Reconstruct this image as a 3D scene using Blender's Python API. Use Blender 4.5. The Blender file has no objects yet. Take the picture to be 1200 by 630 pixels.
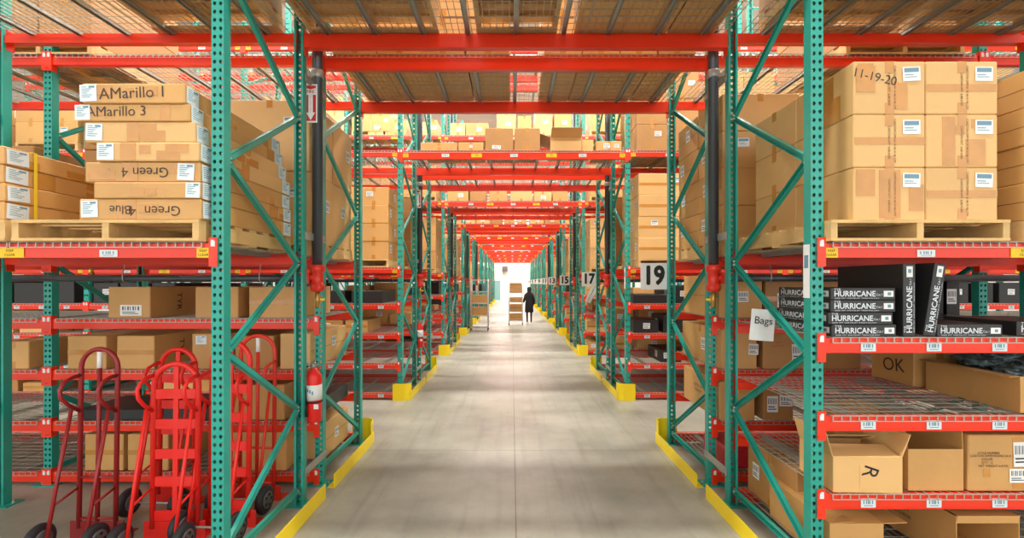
import bpy, bmesh, math, random
from math import pi, sin, cos, radians as R
from mathutils import Vector, Matrix

random.seed(7)
SC = bpy.context.scene
COL = SC.collection
CAMH = 1.88
PER = 4.67                       # spacing of the double racks
YF = (2.90, 4.40)                # front post line of the two frames of a double rack
FD = 1.078                       # post to post depth of a frame
XL, XR, PITCH = -1.795, 1.860, 2.52
PW = .076
AISLE_NO = [19, 17, 15, 13, 11, 9, 7, 5, 3, 1]
L_LOW = [.12, .59, 1.065, 1.54]
LA, LT, LU, LV = 2.12, 3.99, 5.70, 7.35
SIDE = {-1: 'extinguisher side', 1: 'number sign side'}

# ------------------------------------------------------------------ materials
def srgb(r, g, b):
    f = lambda c: (c/255/12.92) if c/255 <= .04045 else ((c/255+.055)/1.055)**2.4
    return (f(r), f(g), f(b), 1)

def mat(name, col, rough=.5, metal=0, emis=None, estr=0, spec=.5, var=0, vscale=3, bump=0, bscale=40, objvar=0, coat=0):
    m = bpy.data.materials.new(name); m.use_nodes = True
    nt = m.node_tree; b = nt.nodes['Principled BSDF']
    b.inputs['Base Color'].default_value = col
    b.inputs['Roughness'].default_value = rough
    b.inputs['Metallic'].default_value = metal
    b.inputs['Specular IOR Level'].default_value = spec
    b.inputs['Coat Weight'].default_value = coat
    if emis: b.inputs['Emission Color'].default_value = emis; b.inputs['Emission Strength'].default_value = estr
    last = None
    tc = nt.nodes.new('ShaderNodeTexCoord')
    if var or objvar:
        hsv = nt.nodes.new('ShaderNodeHueSaturation'); hsv.inputs['Color'].default_value = col
        nt.links.new(hsv.outputs[0], b.inputs['Base Color'])
        add = nt.nodes.new('ShaderNodeMath'); add.operation = 'ADD'
        add.inputs[0].default_value = 1; add.inputs[1].default_value = 0
        if var:
            n = nt.nodes.new('ShaderNodeTexNoise'); n.inputs['Scale'].default_value = vscale; n.inputs['Detail'].default_value = 5
            nt.links.new(tc.outputs['Object'], n.inputs['Vector'])
            mr = nt.nodes.new('ShaderNodeMapRange'); mr.inputs['From Min'].default_value = .3; mr.inputs['From Max'].default_value = .7
            mr.inputs['To Min'].default_value = 1-var; mr.inputs['To Max'].default_value = 1+var
            nt.links.new(n.outputs['Fac'], mr.inputs['Value']); nt.links.new(mr.outputs[0], add.inputs[0])
        if objvar:
            oi = nt.nodes.new('ShaderNodeObjectInfo')
            mr2 = nt.nodes.new('ShaderNodeMapRange'); mr2.inputs['To Min'].default_value = -objvar; mr2.inputs['To Max'].default_value = objvar
            nt.links.new(oi.outputs['Random'], mr2.inputs['Value']); nt.links.new(mr2.outputs[0], add.inputs[1])
        nt.links.new(add.outputs[0], hsv.inputs['Value'])
    if bump:
        n2 = nt.nodes.new('ShaderNodeTexNoise'); n2.inputs['Scale'].default_value = bscale; n2.inputs['Detail'].default_value = 4
        nt.links.new(tc.outputs['Object'], n2.inputs['Vector'])
        bp = nt.nodes.new('ShaderNodeBump'); bp.inputs['Strength'].default_value = bump; bp.inputs['Distance'].default_value = .02
        nt.links.new(n2.outputs['Fac'], bp.inputs['Height']); nt.links.new(bp.outputs[0], b.inputs['Normal'])
    return m

M = {}
M['teal'] = mat('teal_enamel', srgb(38, 160, 144), .34, var=.06, vscale=4)
M['orange'] = mat('red_orange_enamel', srgb(240, 54, 22), .32, var=.05, vscale=3)
M['galv'] = mat('galvanised_steel', srgb(176, 178, 172), .42, .55)
M['wire'] = mat('galvanised_wire', srgb(186, 184, 174), .4, .45)
M['yellow'] = mat('yellow_guard_paint', srgb(252, 222, 20), .4, var=.04)
M['yellabel'] = mat('yellow_label', srgb(250, 205, 30), .5)
M['white'] = mat('white_label', srgb(238, 240, 240), .55)
M['whiteb'] = mat('white_label_blue_print', srgb(225, 236, 240), .55)
M['print'] = mat('blue_grey_print', srgb(110, 150, 170), .6)
M['black'] = mat('black_ink', srgb(25, 24, 26), .6)
M['ink'] = mat('marker_ink', srgb(70, 50, 38), .6)
M['card'] = mat('cardboard', srgb(210, 160, 96), .5, var=.07, vscale=2.2, bump=.15, bscale=14, objvar=.07)
M['card2'] = mat('brown_cardboard', srgb(184, 134, 78), .52, var=.08, vscale=2.5, bump=.15, bscale=14, objvar=.09)
M['card3'] = mat('pale_cardboard', srgb(222, 178, 116), .5, var=.06, vscale=2.2, bump=.12, bscale=12, objvar=.05)
M['cardin'] = mat('cardboard_inside', srgb(188, 148, 100), .7, var=.05)
M['tape'] = mat('brown_parcel_tape', srgb(200, 140, 66), .22, var=.1, vscale=9, coat=.3)
M['blackcard'] = mat('black_printed_card', srgb(40, 40, 42), .4, objvar=.1)
M['silver'] = mat('silver_print', srgb(215, 222, 228), .35, .2)
M['wood'] = mat('pallet_wood', srgb(216, 178, 118), .65, var=.16, vscale=5, objvar=.08, bump=.2, bscale=30)
M['darkwood'] = mat('weathered_pallet_wood', srgb(168, 132, 88), .7, var=.16, vscale=5, objvar=.1)
M['pipe'] = mat('dark_steel_pipe', srgb(80, 84, 90), .28, .4)
M['cartmetal'] = mat('pale_cart_metal', srgb(214, 218, 218), .4, .2)
M['redfit'] = mat('red_pipe_fitting', srgb(225, 50, 32), .35)
M['brass'] = mat('brass', srgb(190, 150, 80), .35, .7)
M['red'] = mat('bright_red_paint', srgb(238, 38, 30), .38)
M['dkred'] = mat('worn_dark_red_paint', srgb(150, 34, 36), .38, var=.12, vscale=9)
M['rubber'] = mat('black_rubber', srgb(38, 38, 42), .6, var=.1)
M['hub'] = mat('grey_wheel_hub', srgb(110, 108, 110), .45, .4)
M['cloth'] = mat('black_cloth', srgb(30, 28, 34), .85)
M['cloth2'] = mat('dark_trousers', srgb(46, 40, 48), .85)
M['skin'] = mat('skin', srgb(176, 124, 92), .55)
M['shoe'] = mat('shoe_grey', srgb(120, 116, 116), .6)
M['bag'] = mat('silver_black_plastic', srgb(96, 116, 120), .14, .4, var=.3, vscale=10, bump=1, bscale=30, coat=.4)
M['strap'] = mat('yellow_strap', srgb(246, 210, 50), .4)
M['signred'] = mat('sign_red', srgb(214, 38, 42), .5)
M['plastic_red'] = mat('red_plastic_bin', srgb(196, 40, 50), .4)
M['wall'] = mat('white_wall_panel', srgb(240, 240, 236), .7)
M['ceil'] = mat('white_ceiling_deck', srgb(232, 230, 222), .7)
M['door'] = mat('teal_grey_door', srgb(120, 170, 172), .5)
M['lampbox'] = mat('lamp_housing', srgb(225, 225, 225), .5)
M['lamp'] = mat('lamp_diffuser', (1, 1, 1, 1), .5, emis=(1, .98, .94, 1), estr=4)

def floor_mat():
    m = bpy.data.materials.new('polished_concrete'); m.use_nodes = True
    nt = m.node_tree; b = nt.nodes['Principled BSDF']; L = nt.links
    tc = nt.nodes.new('ShaderNodeTexCoord')
    n = nt.nodes.new('ShaderNodeTexNoise'); n.inputs['Scale'].default_value = .9; n.inputs['Detail'].default_value = 7; n.inputs['Roughness'].default_value = .62
    L.new(tc.outputs['Object'], n.inputs['Vector'])
    cr = nt.nodes.new('ShaderNodeValToRGB')
    cr.color_ramp.elements[0].position = .32; cr.color_ramp.elements[0].color = srgb(130, 129, 117)
    cr.color_ramp.elements[1].position = .68; cr.color_ramp.elements[1].color = srgb(174, 172, 158)
    L.new(n.outputs['Fac'], cr.inputs['Fac'])
    # long wheel scuffs running along the tunnel and saw-cut joints
    mp = nt.nodes.new('ShaderNodeMapping'); mp.inputs['Scale'].default_value = (9, .5, 1); L.new(tc.outputs['Object'], mp.inputs['Vector'])
    n2 = nt.nodes.new('ShaderNodeTexNoise'); n2.inputs['Scale'].default_value = 1.2; n2.inputs['Detail'].default_value = 4; L.new(mp.outputs[0], n2.inputs['Vector'])
    mx = nt.nodes.new('ShaderNodeMix'); mx.data_type = 'RGBA'; mx.blend_type = 'MULTIPLY'
    mr = nt.nodes.new('ShaderNodeMapRange'); mr.inputs['From Min'].default_value = .5; mr.inputs['From Max'].default_value = .75; mr.inputs['To Min'].default_value = 0; mr.inputs['To Max'].default_value = .22
    L.new(n2.outputs['Fac'], mr.inputs['Value']); L.new(mr.outputs[0], mx.inputs['Factor'])
    L.new(cr.outputs[0], mx.inputs['A']); mx.inputs['B'].default_value = srgb(120, 118, 110)
    br = nt.nodes.new('ShaderNodeTexBrick'); br.offset = 0
    mp2 = nt.nodes.new('ShaderNodeMapping'); mp2.inputs['Location'].default_value = (-.03, -.6, 0); L.new(tc.outputs['Object'], mp2.inputs['Vector'])
    L.new(mp2.outputs[0], br.inputs['Vector'])
    br.inputs['Scale'].default_value = 1; br.inputs['Brick Width'].default_value = 4.6; br.inputs['Row Height'].default_value = 4.67
    br.inputs['Mortar Size'].default_value = .006; br.inputs['Mortar Smooth'].default_value = .3
    br.inputs['Color1'].default_value = (1, 1, 1, 1); br.inputs['Color2'].default_value = (1, 1, 1, 1); br.inputs['Mortar'].default_value = (.5, .49, .46, 1)
    mx2 = nt.nodes.new('ShaderNodeMix'); mx2.data_type = 'RGBA'; mx2.blend_type = 'MULTIPLY'; mx2.inputs['Factor'].default_value = 1
    L.new(mx.outputs['Result'], mx2.inputs['A']); L.new(br.outputs['Color'], mx2.inputs['B'])
    L.new(mx2.outputs['Result'], b.inputs['Base Color'])
    mr3 = nt.nodes.new('ShaderNodeMapRange'); mr3.inputs['To Min'].default_value = .28; mr3.inputs['To Max'].default_value = .5
    L.new(n.outputs['Fac'], mr3.inputs['Value']); L.new(mr3.outputs[0], b.inputs['Roughness'])
    return m
M['floor'] = floor_mat()

# ------------------------------------------------------------------ mesh builder
class MB:
    def __init__(s): s.v = []; s.f = []; s.m = []; s.mats = []; s.sm = []
    def mi(s, k):
        if k not in s.mats: s.mats.append(k)
        return s.mats.index(k)
    def add(s, vs, fs, k, mx=None, smooth=False):
        o = len(s.v); i = s.mi(k)
        s.v += [tuple(mx @ Vector(p)) if mx else tuple(p) for p in vs]
        for f in fs: s.f.append([a+o for a in f]); s.m.append(i); s.sm.append(smooth)
        return s
    def box(s, c, d, k, mx=None):
        x, y, z = c; a, b, e = d[0]/2, d[1]/2, d[2]/2
        vs = [(x+i*a, y+j*b, z+l*e) for l in (-1, 1) for j in (-1, 1) for i in (-1, 1)]
        return s.add(vs, [(0, 2, 3, 1), (4, 5, 7, 6), (0, 1, 5, 4), (2, 6, 7, 3), (0, 4, 6, 2), (1, 3, 7, 5)], k, mx)
    def span(s, x0, x1, y0, y1, z0, z1, k, mx=None):
        return s.box(((x0+x1)/2, (y0+y1)/2, (z0+z1)/2), (abs(x1-x0), abs(y1-y0), abs(z1-z0)), k, mx)
    def bar(s, p, q, w, h, k, up=(0, 0, 1)):
        p, q = Vector(p), Vector(q); d = q-p; L = d.length; d.normalize()
        u = Vector(up)
        if abs(d.dot(u)) > .99: u = Vector((0, 1, 0))
        a = d.cross(u).normalized(); b = a.cross(d).normalized()
        mx = Matrix((a, d, b)).transposed().to_4x4(); mx.translation = (p+q)/2
        return s.box((0, 0, 0), (w, L, h), k, mx)
    def tube(s, pts, r, k, n=8, closed=False, cap=True):
        pts = [Vector(p) for p in pts]; rs = r if isinstance(r, (list, tuple)) else [r]*len(pts)
        vs = []; N = len(pts); prev = None
        for i, p in enumerate(pts):
            if closed: t = pts[(i+1) % N]-pts[i-1]
            else: t = pts[min(i+1, N-1)]-pts[max(i-1, 0)]
            t.normalize()
            if prev is None:
                a = t.orthogonal().normalized()
            else:
                a = (prev - t*prev.dot(t)).normalized()
            prev = a; b = t.cross(a)
            for j in range(n):
                an = 2*pi*j/n; vs.append(p + (a*cos(an)+b*sin(an))*rs[i])
        fs = []
        for i in range(N if closed else N-1):
            for j in range(n):
                fs.append((i*n+j, i*n+(j+1) % n, ((i+1) % N)*n+(j+1) % n, ((i+1) % N)*n+j))
        if cap and not closed:
            fs.append(tuple(range(n))[::-1]); fs.append(tuple((N-1)*n+j for j in range(n)))
        return s.add(vs, fs, k, smooth=True)
    def lathe(s, prof, k, n=24, mx=None, axis='z'):
        vs = []; N = len(prof)
        for r, z in prof:
            for j in range(n):
                a = 2*pi*j/n; x, y = r*cos(a), r*sin(a)
                vs.append((x, y, z) if axis == 'z' else (z, x, y))
        fs = []
        for i in range(N-1):
            for j in range(n): fs.append((i*n+j, i*n+(j+1) % n, (i+1)*n+(j+1) % n, (i+1)*n+j))
        fs.append(tuple(range(n))[::-1]); fs.append(tuple((N-1)*n+j for j in range(n)))
        return s.add(vs, fs, k, mx, True)
    def text(s, txt, size, k, mx, bold=0):
        vs, fs = text_geo(txt)
        if bold:
            for i in range(8):
                o = (cos(i*pi/4)*bold*size, sin(i*pi/4)*bold*size, -.00012*(i+1))
                s.add([(x*size+o[0], y*size+o[1], o[2]) for x, y in vs], fs, k, mx)
        return s.add([(x*size, y*size, 0) for x, y in vs], fs, k, mx)
    def mesh(s, name, bevel=0):
        me = bpy.data.meshes.new(name)
        me.from_pydata(s.v, [], s.f)
        for k in s.mats: me.materials.append(M[k])
        me.polygons.foreach_set('material_index', s.m)
        me.polygons.foreach_set('use_smooth', s.sm)
        me.update()
        return me

_T = {}
def text_geo(txt):
    if txt in _T: return _T[txt]
    cu = bpy.data.curves.new('t', 'FONT'); cu.body = txt; cu.size = 1; cu.align_x = 'CENTER'; cu.align_y = 'CENTER'
    cu.resolution_u = 3
    ob = bpy.data.objects.new('t', cu); COL.objects.link(ob)
    dg = bpy.context.evaluated_depsgraph_get(); dg.update()
    me = bpy.data.meshes.new_from_object(ob.evaluated_get(dg))
    g = ([(v.co.x, v.co.y) for v in me.vertices], [tuple(p.vertices) for p in me.polygons])
    bpy.data.objects.remove(ob); bpy.data.curves.remove(cu); bpy.data.meshes.remove(me)
    _T[txt] = g
    return g

def obj(name, me, parent=None, loc=(0, 0, 0), rz=0, rot=None):
    if isinstance(me, MB): me = me.mesh(name)
    o = bpy.data.objects.new(name, me); COL.objects.link(o)
    o.location = loc; o.rotation_euler = rot if rot else (0, 0, rz)
    if parent: o.parent = parent
    return o
LABELS = {}
def tag(o, label, cat, group=None, kind=None):
    n = len(label.split())
    if not 4 <= n <= 16: print('LABEL LENGTH', n, label)
    LABELS.setdefault(label, []).append(o.name)
    o['label'] = label; o['category'] = cat
    if group: o['group'] = group
    if kind: o['kind'] = kind
    return o
def thing(name, label, cat, loc=(0, 0, 0), rz=0, group=None, rot=None):
    o = bpy.data.objects.new(name, None); COL.objects.link(o); o.empty_display_size = .1
    o.location = loc; o.rotation_euler = rot if rot else (0, 0, rz)
    return tag(o, label, cat, group)
def struct(name, mb, loc=(0, 0, 0)):
    o = obj(name, mb, None, loc); o['kind'] = 'structure'; return o

FRONT = Matrix.Rotation(pi/2, 4, 'X')                    # XY drawing -> faces -Y
def face_front(x, y, z, roll=0): return Matrix.Translation((x, y, z)) @ FRONT @ Matrix.Rotation(roll, 4, 'Z')
def face_left(x, y, z, roll=0):  return Matrix.Translation((x, y, z)) @ Matrix.Rotation(-pi/2, 4, 'Z') @ FRONT @ Matrix.Rotation(roll, 4, 'Z')   # faces -X
def face_right(x, y, z, roll=0): return Matrix.Translation((x, y, z)) @ Matrix.Rotation(pi/2, 4, 'Z') @ FRONT @ Matrix.Rotation(roll, 4, 'Z')    # faces +X

# ------------------------------------------------------------------ rack components (shared meshes)
def hole_panel(mb, W, H, cols, pitch, r, place, k, z0, tear=False):
    """A sheet in local (u, v) with real holes; place(u, v) -> 3D point"""
    nv = int(H/pitch); cw = W/cols
    for c in range(cols):
        for i in range(nv):
            u0, u1 = c*cw, (c+1)*cw; v0, v1 = i*pitch, (i+1)*pitch
            uc, vc = (u0+u1)/2, (v0+v1)/2
            out = [(u1, vc), (u1, v1), (uc, v1), (u0, v1), (u0, vc), (u0, v0), (uc, v0), (u1, v0)]
            inn = []
            for j in range(8):
                a = j*pi/4
                ru = r*(1.0 if not tear else (1.1 if sin(a) > -.1 else .62)); rv = r*(1.0 if not tear else 1.35)
                inn.append((uc+ru*cos(a), vc+rv*sin(a)))
            vs = [place(u, v+z0) for u, v in out+inn]
            mb.add(vs, [(j, (j+1) % 8, 8+(j+1) % 8, 8+j) for j in range(8)], k)

def post_mesh(H=7.7, fine=True):
    mb = MB()
    # web faces -Y (front); flanges run back; lips turn in
    w, d = PW, .070
    if fine:
        hole_panel(mb, w, H, 2, .0508, .0103, lambda u, v: (u-w/2, 0, v), 'teal', 0, True)
        for sx in (-1, 1):
            hole_panel(mb, d, H, 1, .0762, .0045, lambda u, v: (sx*w/2, u, v), 'teal', 0)
    else:
        hole_panel(mb, w, H, 2, .1016, .013, lambda u, v: (u-w/2, 0, v), 'teal', 0, True)
        for sx in (-1, 1): mb.add([(sx*w/2, 0, 0), (sx*w/2, d, 0), (sx*w/2, d, H), (sx*w/2, 0, H)], [(0, 1, 2, 3)], 'teal')
    for sx in (-1, 1):
        mb.add([(sx*w/2, d, 0), (sx*(w/2-.018), d, 0), (sx*(w/2-.018), d, H), (sx*w/2, d, H)], [(0, 1, 2, 3)], 'teal')
    if fine:      # inner skin of the 2 mm sheet
        hole_panel(mb, w-.004, H, 2, .0508, .0103, lambda u, v: (u-w/2+.002, .002, v), 'teal', 0, True)
        for sx in (-1, 1):
            mb.add([(sx*(w/2-.002), .002, 0), (sx*(w/2-.002), d-.002, 0), (sx*(w/2-.002), d-.002, H), (sx*(w/2-.002), .002, H)], [(0, 1, 2, 3)], 'teal')
    return mb.mesh('post')
POST = post_mesh(); POSTC = post_mesh(fine=False)

def plate_mb(mb=None, y=0):
    mb = mb or MB()
    mb.box((0, .03+y, .005), (.2, .15, .01), 'teal')
    for sx in (-1, 1):
        mb.lathe([(.012, .01), (.012, .024), (.006, .024), (.006, .045)], 'galv', 8, Matrix.Translation((sx*.08, .03+y, 0)))
    return mb
PLATE = plate_mb().mesh('foot_plate')

def brace_list(half):
    """diagonals as (y0,z0,y1,z1) with y measured from the front post line"""
    f, b = .045, FD-.045
    zs = .22; out = [(f, .14, b, .14)]
    yy = [f, b] if half == 0 else [b, f]
    z = zs; i = 0
    while z+.61 < 7.5:
        out.append((yy[i % 2], z, yy[(i+1) % 2], z+.605)); z += .608; i += 1
    return out
def brace_mb(mb, y0, z0, y1, z1):
    # rolled channel, open toward -X
    p, q = Vector((0, y0, z0)), Vector((0, y1, z1)); n = (q-p).normalized().cross(Vector((1, 0, 0)))
    w = Vector((.0135, 0, 0))
    mb.bar(p+w, q+w, .042, .003, 'teal', up=(1, 0, 0))
    for s in (-1, 1): mb.bar(p+n*s*.0195, q+n*s*.0195, .003, .03, 'teal', up=(1, 0, 0))
    for e in (p, q): mb.lathe([(.01, -.016), (.01, .02)], 'galv', 8, Matrix.Translation(e+(q-p)*(.02 if e is p else -.02)), 'x')
    return mb
BRACE = {}
for h in (0, 1):
    for i, (y0, z0, y1, z1) in enumerate(brace_list(h)):
        mb = brace_mb(MB(), y0, z0, y1, z1)
        BRACE[(h, i)] = mb.mesh('brace')

def beam_mb(mb, L, H, face, k='orange'):
    """step beam centred on x=0, top at z=0, outer face at y=0 looking toward -Y when face=-1"""
    s = face
    mb.span(-L/2, L/2, 0, -s*.042, -H, 0, k)
    mb.span(-L/2, L/2, -s*.042, -s*.062, -H, -.026, k)
    mb.span(-L/2, L/2, -.002*s*-1, s*.003, -H, -H+.008, k)
    return mb
def connector_mb(mb, sx, L, H, face, k='orange'):
    x = sx*(L/2+.018); s = face
    mb.span(x-.026, x+.026, s*.006, s*.012, -H-.055, .035, k)
    mb.span(x-sx*.018-.004, x-sx*.018+.004, s*.012, -s*.05, -H-.055, .035, k)
    mb.span(x-.012, x+.012, s*.012, s*.0145, -.02, .02, 'whiteb')
    for z in (-H-.03, .02): mb.box((x+.012*sx, s*.013, z), (.01, .006, .01), k)
    return mb

def label_tag(mb, x, y, z, w, h, s=-1, kind='bar'):
    mb.span(x-w/2, x+w/2, y, y+s*.002, z-h/2, z+h/2, 'whiteb' if kind == 'bar' else 'yellabel')
    if kind == 'bar':
        for i, q in enumerate((-.3, -.12, .0, .1, .28)):
            mb.span(x+q*w-.004, x+q*w+.003, y+s*.002, y+s*.0026, z-h*.1, z+h*.3, 'print')
        mb.span(x-w*.3, x+w*.3, y+s*.002, y+s*.0026, z-h*.32, z-h*.24, 'print')
    elif s < 0:
        mb.text('KEEP', h*.36, 'black', face_front(x, y-.003, z+h*.2)); mb.text('CLEAR', h*.36, 'black', face_front(x, y-.003, z-h*.22))

DW, DDEP = 1.165, FD+.05
def deck_mb(mb, W, fine=True, waterfall=True):
    """wire deck with inverted channels; centre x=0, y 0..FD+..; top z=0"""
    y0, y1 = -.052, FD+.052
    px = .0535 if fine else .107; py = .1 if fine else .2
    r = .0027 if fine else .0036
    n = round(W/px)
    for i in range(n+1):
        x = -W/2+W*i/n
        mb.span(x-r, x+r, y0, y1, -r, r, 'wire')
        if waterfall:
            for yy in (y0, y1): mb.span(x-r, x+r, yy-r, yy+r, -.03, 0, 'wire')
    m = round((y1-y0)/py)
    for i in range(m+1):
        y = y0+(y1-y0)*i/m
        mb.span(-W/2, W/2, y-r, y+r, r*.5, 2*r, 'wire')
    if waterfall:
        for yy in (y0, y1): mb.span(-W/2, W/2, yy-r, yy+r, -.032, -.027, 'wire')
    return mb
def chan_mb(mb, x):
    y0, y1 = -.02, FD+.02
    mb.span(x-.02, x+.02, y0, y1, -.007, -.004, 'galv')
    mb.span(x-.02, x-.017, y0, y1, -.03, -.004, 'galv'); mb.span(x+.017, x+.02, y0, y1, -.03, -.004, 'galv')
    return mb
DECK = deck_mb(MB(), DW).mesh('wire_deck')
CHAN = [chan_mb(MB(), x).mesh('support_channel') for x in (-.4, 0, .4)]
mbx = deck_mb(MB(), DW)
for x in (-.4, 0, .4): chan_mb(mbx, x)
DECKALL = mbx.mesh('wire_deck')
mbx = deck_mb(MB(), DW, False)
for x in (-.4, 0, .4): chan_mb(mbx, x)
DECKC = mbx.mesh('wire_deck')
BH = .088; TH = .128
BLEN = PITCH-PW; TLEN = XR-XL-PW
def beam_mesh(L, H, s, style, conn):
    mb = beam_mb(MB(), L, H, s)
    if conn:
        for sx in (-1, 1): connector_mb(mb, sx, L, H, s)
    if s < 0:
        if style == 'A':
            for x, w in ((-L/2+.045, .08), (0, .17), (L/2-.045, .08)): label_tag(mb, x, -.003, -.058, w, .06, -1, 'keep')
            for x in (-.6, .6): label_tag(mb, x, -.003, -.062, .11, .042)
        elif style == 'L':
            for x in (-L/2+.27, -L/2+.67, -L/2+1.07, L/2-.27, L/2-.67, L/2-1.07): label_tag(mb, x, -.003, -.05, .09, .055)
        elif style == 'T':
            for x, w in ((-L/2+.05, .09), (-.6, .17), (.6, .17), (L/2-.05, .09)): label_tag(mb, x, -.003, -.07, w, .06, -1, 'keep')
            for x in (-1.1, 0, 1.1): label_tag(mb, x, -.003, -.07, .12, .05)
    return mb.mesh('beam')
_B = {}
def get_beam(kind, s, style, conn):
    if s > 0: style = ''
    key = (kind, s, style, conn)
    if key not in _B: _B[key] = beam_mesh(BLEN if kind == 'bay' else TLEN, BH if kind == 'bay' else TH, s, style, conn)
    return _B[key]
_C = {}
def get_conn(kind, s, sx):
    key = (kind, s, sx)
    if key not in _C: _C[key] = connector_mb(MB(), sx, BLEN if kind == 'bay' else TLEN, BH if kind == 'bay' else TH, s).mesh('beam_connector')
    return _C[key]

FRAME_C = {}
def frame_mesh_far(h):
    if h not in FRAME_C:
        mb = MB()
        for y, s in ((0, 1), (FD, -1)):
            yy = y - s*.038
            mb.span(-PW/2, PW/2, yy, yy+s*.003, 0, 7.7, 'teal')
            for sx in (-1, 1): mb.span(sx*PW/2-.0015, sx*PW/2+.0015, yy, yy+s*.07, 0, 7.7, 'teal')
            for i in range(60):
                for sx in (-1, 1): mb.box((sx*.019, yy-s*.0005, .1+i*.127), (.014, .003, .03), 'black')
            plate_mb(mb, yy-.0)
        for (y0, z0, y1, z1) in brace_list(h): mb.bar((0, y0, z0), (0, y1, z1), .03, .042, 'teal', up=(1, 0, 0))
        FRAME_C[h] = mb.mesh('upright_frame')
    return FRAME_C[h]

def posts_x(side, nb): return [(XL if side < 0 else XR)+side*PITCH*i for i in range(nb+1)]
def bay_c(side, b): return (XL if side < 0 else XR)+side*PITCH*(b+.5)      # b = 0 is the bay next to the tunnel
ROWTXT = ['nineteen', 'seventeen', 'fifteen', 'thirteen', 'eleven', 'nine', 'seven', 'five', 'three', 'one']

def build_rack(r, h):
    Y = YF[h]+PER*r
    nb = [2, 3, 3, 2, 2, 1, 1, 1, 1, 1][r]
    lvl = 1 if r == 0 else 2 if r <= 2 else 3
    half = 'front' if h == 0 else 'rear'
    lab = 'teal and orange-red pallet rack bridging the walkway, %s half of the %s row' % (half, ROWTXT[r])
    t = thing('pallet_rack', lab, 'pallet rack', (0, Y, 0), group='pallet racks along the walkway')
    for side in (-1, 1):
        for x in posts_x(side, nb):
            if lvl < 3:
                for s, yy in ((1, -.038), (-1, FD+.038)):
                    p = obj('post', POST if lvl == 1 else POSTC, t, (x, yy, 0), 0 if s > 0 else pi)
                    if r < 2: obj('foot_plate', PLATE, p)
                for i in range(len(brace_list(h))): obj('brace', BRACE[(h, i)], t, (x, 0, 0))
            else:
                obj('upright_frame', frame_mesh_far(h), t, (x, 0, 0))
    def beams(xc, kind, z, style, z_off=0):
        if h == 1: style = ''
        for s, yy in ((-1, -.040), (1, FD+.040)):
            b = obj('beam', get_beam(kind, s, style, lvl > 1), t, (xc, yy, z))
            if lvl == 1:
                for sx in (-1, 1): obj('beam_connector', get_conn(kind, s, sx), b)
    def deck(xc, z, n=2, W=None):
        step = DW+.015
        for i in range(n):
            x = xc+(i-(n-1)/2)*step
            if lvl == 1:
                d = obj('wire_deck', DECK, t, (x, 0, z))
                for c in CHAN: obj('support_channel', c, d)
            else: obj('wire_deck', DECKALL if lvl == 2 and r < 2 else DECKC, t, (x, 0, z))
    upper = {0: [LT], 1: [LT, LU], 2: [LT, LU, LV]}.get(r, [LT, LU])
    for side in (-1, 1):
        for b in range(nb):
            low = [] if (r == 0 and h == 0 and side < 0) else L_LOW
            for z in low: beams(bay_c(side, b), 'bay', z, 'L'); deck(bay_c(side, b), z+.004)
            beams(bay_c(side, b), 'bay', LA, 'A'); deck(bay_c(side, b), LA+.004)
            for z in upper:
                beams(bay_c(side, b), 'bay', z, 'A'); deck(bay_c(side, b), z+.004)
    for z in upper[:2]:
        beams((XL+XR)/2, 'tunnel', z, 'T')
        if r < 4: deck((XL+XR)/2, z+.004, 3)
    # row spacers between the two halves, on the tunnel frames
    if h == 1 and r < 3:
        for side in (-1, 1):
            for z in (.28, 2.28, 3.62):
                mb = MB(); mb.span(-.003, .003, -.425, 0.03, -.032, .032, 'galv')
                for y in (-.40, -.01): mb.lathe([(.01, -.008), (.01, .008)], 'galv', 8, Matrix.Translation((0, y, 0)) , 'x')
                obj('row_spacer', mb, t, (posts_x(side, 0)[0]-side*.043, 0, z))
    return t

for r in range(10):
    for h in (0, 1): build_rack(r, h)

# ------------------------------------------------------------------ guards
def guard(r, h, side):
    mb = MB()
    x = XL+.165 if side < 0 else XR-.165
    Y = YF[h]+PER*r
    y0, y1 = -.10, FD+.12
    if h == 0: rail = (y0+.06, y1); end, sg = y0, -1
    else: rail = (y0, y1-.06); end, sg = y1, 1
    s = side
    mb.span(-.004, .004, rail[0], rail[1], 0, .125, 'yellow')
    mb.span(0, s*.06, rail[0], rail[1], 0, .006, 'yellow')
    # curved end wrapping the post
    n = 12; pts = []
    rr = .10
    pts.append((0, end-sg*.16))
    for i in range(n+1):
        a = i/n*pi/2
        pts.append((s*rr*(1-cos(a)), end-sg*.0+sg*(.0+rr*sin(a)-rr)))
    pts.append((s*.27, end))
    H = .27; vs = []
    for (px, py) in pts: vs += [(px, py, 0), (px, py, H)]
    # inner wall
    ins = []
    for i, (px, py) in enumerate(pts):
        a = pts[max(i-1, 0)]; b = pts[min(i+1, len(pts)-1)]
        tx, ty = b[0]-a[0], b[1]-a[1]; l = math.hypot(tx, ty); nx, ny = -ty/l, tx/l
        if nx*s < 0 or (abs(nx) < .3 and ny*sg > 0): nx, ny = -nx, -ny
        if abs(nx) < .99 and ny*sg > 0: nx, ny = -nx, -ny
        ins += [(px+nx*.006, py+ny*.006, 0), (px+nx*.006, py+ny*.006, H)]
    N = len(pts); fs = []
    for i in range(N-1):
        a = 2*i; fs.append((a, a+2, a+3, a+1)); b = 2*N+2*i; fs.append((b, b+1, b+3, b+2)); fs.append((a+1, a+3, b+3, b+1))
    fs += [(0, 1, 2*N+1, 2*N), (2*N-2, 2*N-1, 4*N-1, 4*N-2)]
    mb.add(vs+ins, fs, 'yellow')
    o = obj('rack_guard', mb, None, (x, Y, 0))
    half = 'front' if h == 0 else 'rear'
    tag(o, 'yellow steel floor guard at %s half of %s sign row, %s' % (half, ROWTXT[r], SIDE[side]), 'rack guard', 'yellow rack guards along the walkway')
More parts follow.
